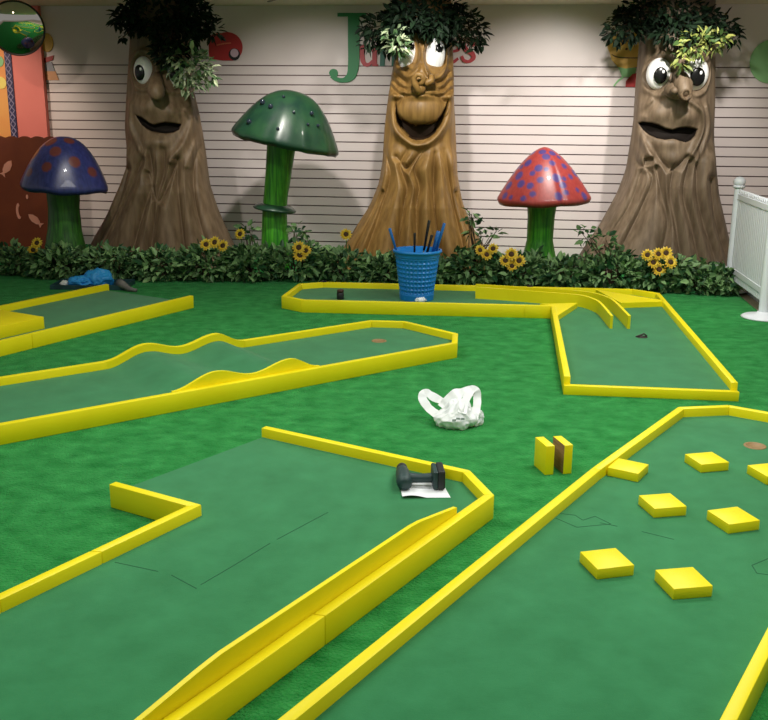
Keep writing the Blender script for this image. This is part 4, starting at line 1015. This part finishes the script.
# paper and power drill on the foreground lane
def sheet():
    A0, A1, B0, B1 = np.array([.078, 3.572]), np.array([.272, 3.588]), np.array([.068, 3.752]), np.array([.245, 3.762]); nx, ny = 24, 18; V = []; F = []
    for i in range(nx+1):
        for j in range(ny+1):
            u, v = i/nx, j/ny; p = (A0*(1-u)+A1*u)*(1-v)+(B0*(1-u)+B1*u)*v
            z = .0562+.010*max(0, math.sin(u*5.2+.6))*(1-v)**2+.004*(1-u)*(1-v)**3
            V.append((p[0], p[1], z))
    for i in range(nx):
        for j in range(ny): k = i*(ny+1)+j; F.append((k, k+ny+1, k+ny+2, k+1))
    return V, F
o = nobj('paper_sheet', *sheet(), M_paper, None, True); tag(o, 'white sheet of paper under the power drill on the foreground lane', 'paper')
dr = thing('power_drill', (.10, 3.70, .058), 'dark teal cordless drill lying on its side on the white paper', 'drill')
Z0 = .0585; DY = .03
bm = bmesh.new()
tube(bm, [(.090, 3.635, Z0+.030), (.089, 3.642, Z0+.031), (.087, 3.67, Z0+.033), (.084, 3.73, Z0+.032), (.082, 3.77, Z0+.031), (.081, 3.79, Z0+.031), (.081, 3.797, Z0+.031)], [.018, .029, .033, .031, .029, .026, .022], 24); obj('motor_housing', bm, M_drill, dr, True)
bm = bmesh.new(); tube(bm, [(.081, 3.796, Z0+.031), (.080, 3.805, Z0+.031), (.080, 3.825, Z0+.031), (.080, 3.84, Z0+.031), (.079, 3.85, Z0+.031)], [.022, .024, .023, .018, .010], 20); obj('chuck', bm, M_drillb, dr, True)
bm = bmesh.new(); tube(bm, [(.085, 3.705, Z0+.036), (.12, 3.706, Z0+.034), (.155, 3.707, Z0+.032), (.195, 3.708, Z0+.034), (.218, 3.708, Z0+.036)], [.026, .021, .019, .020, .026], 20); obj('handle', bm, M_drill, dr, True)
bm = bmesh.new(); box(bm, (.125, 3.730, Z0+.035), (.016, .02, .018), 0, .003); obj('trigger', bm, M_drillb, dr)
bm = bmesh.new(); box(bm, (.212, 3.712, Z0+.040), (.020, .115, .076), .05, .006); obj('handle_base', bm, M_drill, dr)
bm = bmesh.new(); box(bm, (.236, 3.714, Z0+.041), (.030, .118, .080), .05, .007); ba = obj('battery', bm, M_drillb, dr)
bm = bmesh.new(); box(bm, (.2517, 3.690, Z0+.06), (.003, .04, .02), .05, .0005); obj('battery_label', bm, M_white, ba)

# odds and ends beside the far left lane
tr = thing('shallow_tray', (-2.6, 8.45, 0), 'dark teal tray of odds and ends on the turf, behind the far left lane', 'tray')
bm = bmesh.new(); Mt = Matrix.Rotation(-.02, 4, 'Z')
box(bm, (-2.6, 8.47, .006), (.66, .34, .012)); obj('tray_base', bm, M_tray, tr)
for (c, sz) in (((-2.6, 8.305, .02), (.66, .015, .04)), ((-2.6, 8.635, .02), (.66, .015, .04)), ((-2.925, 8.47, .02), (.015, .315, .04)), ((-2.275, 8.47, .02), (.015, .315, .04))):
    bm = bmesh.new(); box(bm, c, sz, 0, .003); obj('tray_wall', bm, M_tray, tr)
bm = crumple((-2.56, 8.50, .013), (.12, .09, .085), 3.0, .22, 1.3, .05, M_bluecl, '')
tag(obj('blue_cloth', bm, M_bluecl, None, True, (-2.56, 8.50, .013)), 'bright blue rounded cloth bundle in the dark tray', 'cloth')
bm = crumple((-2.70, 8.44, .013), (.10, .07, .05), 6.0, .3, 1.5, .03, M_bluecl, '')
tag(obj('blue_rag', bm, M_bluecl, None, True, (-2.70, 8.44, .013)), 'smaller flat blue rag left of the blue bundle in the tray', 'cloth')
bm = bmesh.new(); tube(bm, [(-2.335, 8.36, .055), (-2.29, 8.30, .05), (-2.22, 8.24, .022), (-2.15, 8.22, .014)], [.036, .034, .022, .012], 14)
for v in bm.verts: v.co += Vector((0, 0, 1))*.004*mnoise.noise(v.co*40)
tag(obj('grey_glove', bm, M_greycl, None, True, (-2.28, 8.29, 0)), 'grey rolled cloth lying at the open end of the far left lane', 'cloth')
for i, (x, y, m_, lb) in enumerate([(-2.84, 8.42, M_white, 'small white scrap at the left of the dark tray'), (-2.80, 8.52, mat('dull_pink', (150, 90, 84), .6), 'small pinkish scrap in the dark tray behind the white one')]):
    bm = crumple((x, y, .013), (.035, .03, .03), 7.0+i, .35, 1.7, .015, m_, '', sub=3)
    tag(obj('paper_scrap', bm, m_, None, True, (x, y, .013)), lb, 'scrap')

# ------------------------------------------------------------------ lights
def area(loc, sx, sy, power, col=(1, .98, .95), rot=(0, 0, 0)):
    l = bpy.data.lights.new('ceiling_panel_light', 'AREA'); l.shape = 'RECTANGLE'; l.size = sx; l.size_y = sy; l.energy = power; l.color = col
    o = bpy.data.objects.new('ceiling_panel_light', l); o.location = loc; o.rotation_euler = rot; COL.objects.link(o); return o
def spot(loc, target, power, ang, blend=.9, col=(1, .95, .88), r=.05):
    l = bpy.data.lights.new('ceiling_and_fill_spot', 'SPOT'); l.energy = power; l.spot_size = ang; l.spot_blend = blend; l.color = col; l.shadow_soft_size = r
    o = bpy.data.objects.new('ceiling_and_fill_spot', l); o.location = loc
    o.rotation_euler = (Vector(target)-Vector(loc)).to_track_quat('-Z', 'Y').to_euler(); COL.objects.link(o); return o
for (x, y, p) in ((-1.2, 2.4, 20), (1.4, 2.4, 23), (-1.2, 4.4, 22), (1.4, 4.4, 28), (-1.2, 6.6, 16), (1.9, 6.8, 34)):
    area((x, y, CEIL-.03), 1.2, .6, p).data.spread = math.radians(150)
for (x, tx, p) in ((-.95, -.85, 135), (.25, .2, 120), (1.7, 1.6, 200), (2.75, 2.8, 135)):
    spot((x, 8.4, CEIL-.04), (tx, 10.7, .62), p, 1.42, .75)
spot((-3.5, 7.9, CEIL-.04), (-3.9, 10.8, .75), 75, 1.0, .8, col=(1, .84, .68))  # added warm fill for the pink wall and blue mushroom, no known lamp
spot((-2.2, 7.5, CEIL-.04), (-2.25, 9.8, .55), 75, 1.0, .8)  # added fill to brighten the lower left tree, not a known fitting
spot((2.3, 6.6, CEIL-.04), (3.0, 8.0, .45), 70, 1.0, .8)  # added fill that whitens the picket fence, no such lamp known
spot((-4.95, 9.3, CEIL-.04), (-4.45, 10.95, 1.5), 110, 1.0, .7, col=(1, .82, .66))
w = bpy.data.worlds.new('room_ambient'); SC.world = w; w.use_nodes = True
w.node_tree.nodes['Background'].inputs[0].default_value = (1, .97, .93, 1); w.node_tree.nodes['Background'].inputs[1].default_value = .22

# ------------------------------------------------------------------ camera
th, ro, H = .256, .0091, 1.5623
R0 = Vector((1, 0, 0)); D0 = Vector((0, -math.sin(th), -math.cos(th))); Fw = Vector((0, math.cos(th), -math.sin(th)))
right = R0*math.cos(ro)-D0*math.sin(ro); down = R0*math.sin(ro)+D0*math.cos(ro)
cd = bpy.data.cameras.new('camera'); cam = bpy.data.objects.new('camera', cd); COL.objects.link(cam)
cd.sensor_fit = 'HORIZONTAL'; cd.sensor_width = 36; cd.lens = 961.787/768*36; cd.clip_start = .05
Mx = Matrix((right, -down, -Fw)).transposed().to_4x4(); Mx.translation = (0, 0, H); cam.matrix_world = Mx
SC.camera = cam
SC.view_settings.view_transform = 'Standard'; SC.view_settings.look = 'None'; SC.view_settings.gamma = 1; SC.view_settings.exposure = 0.18
SC.view_settings.use_curve_mapping = False
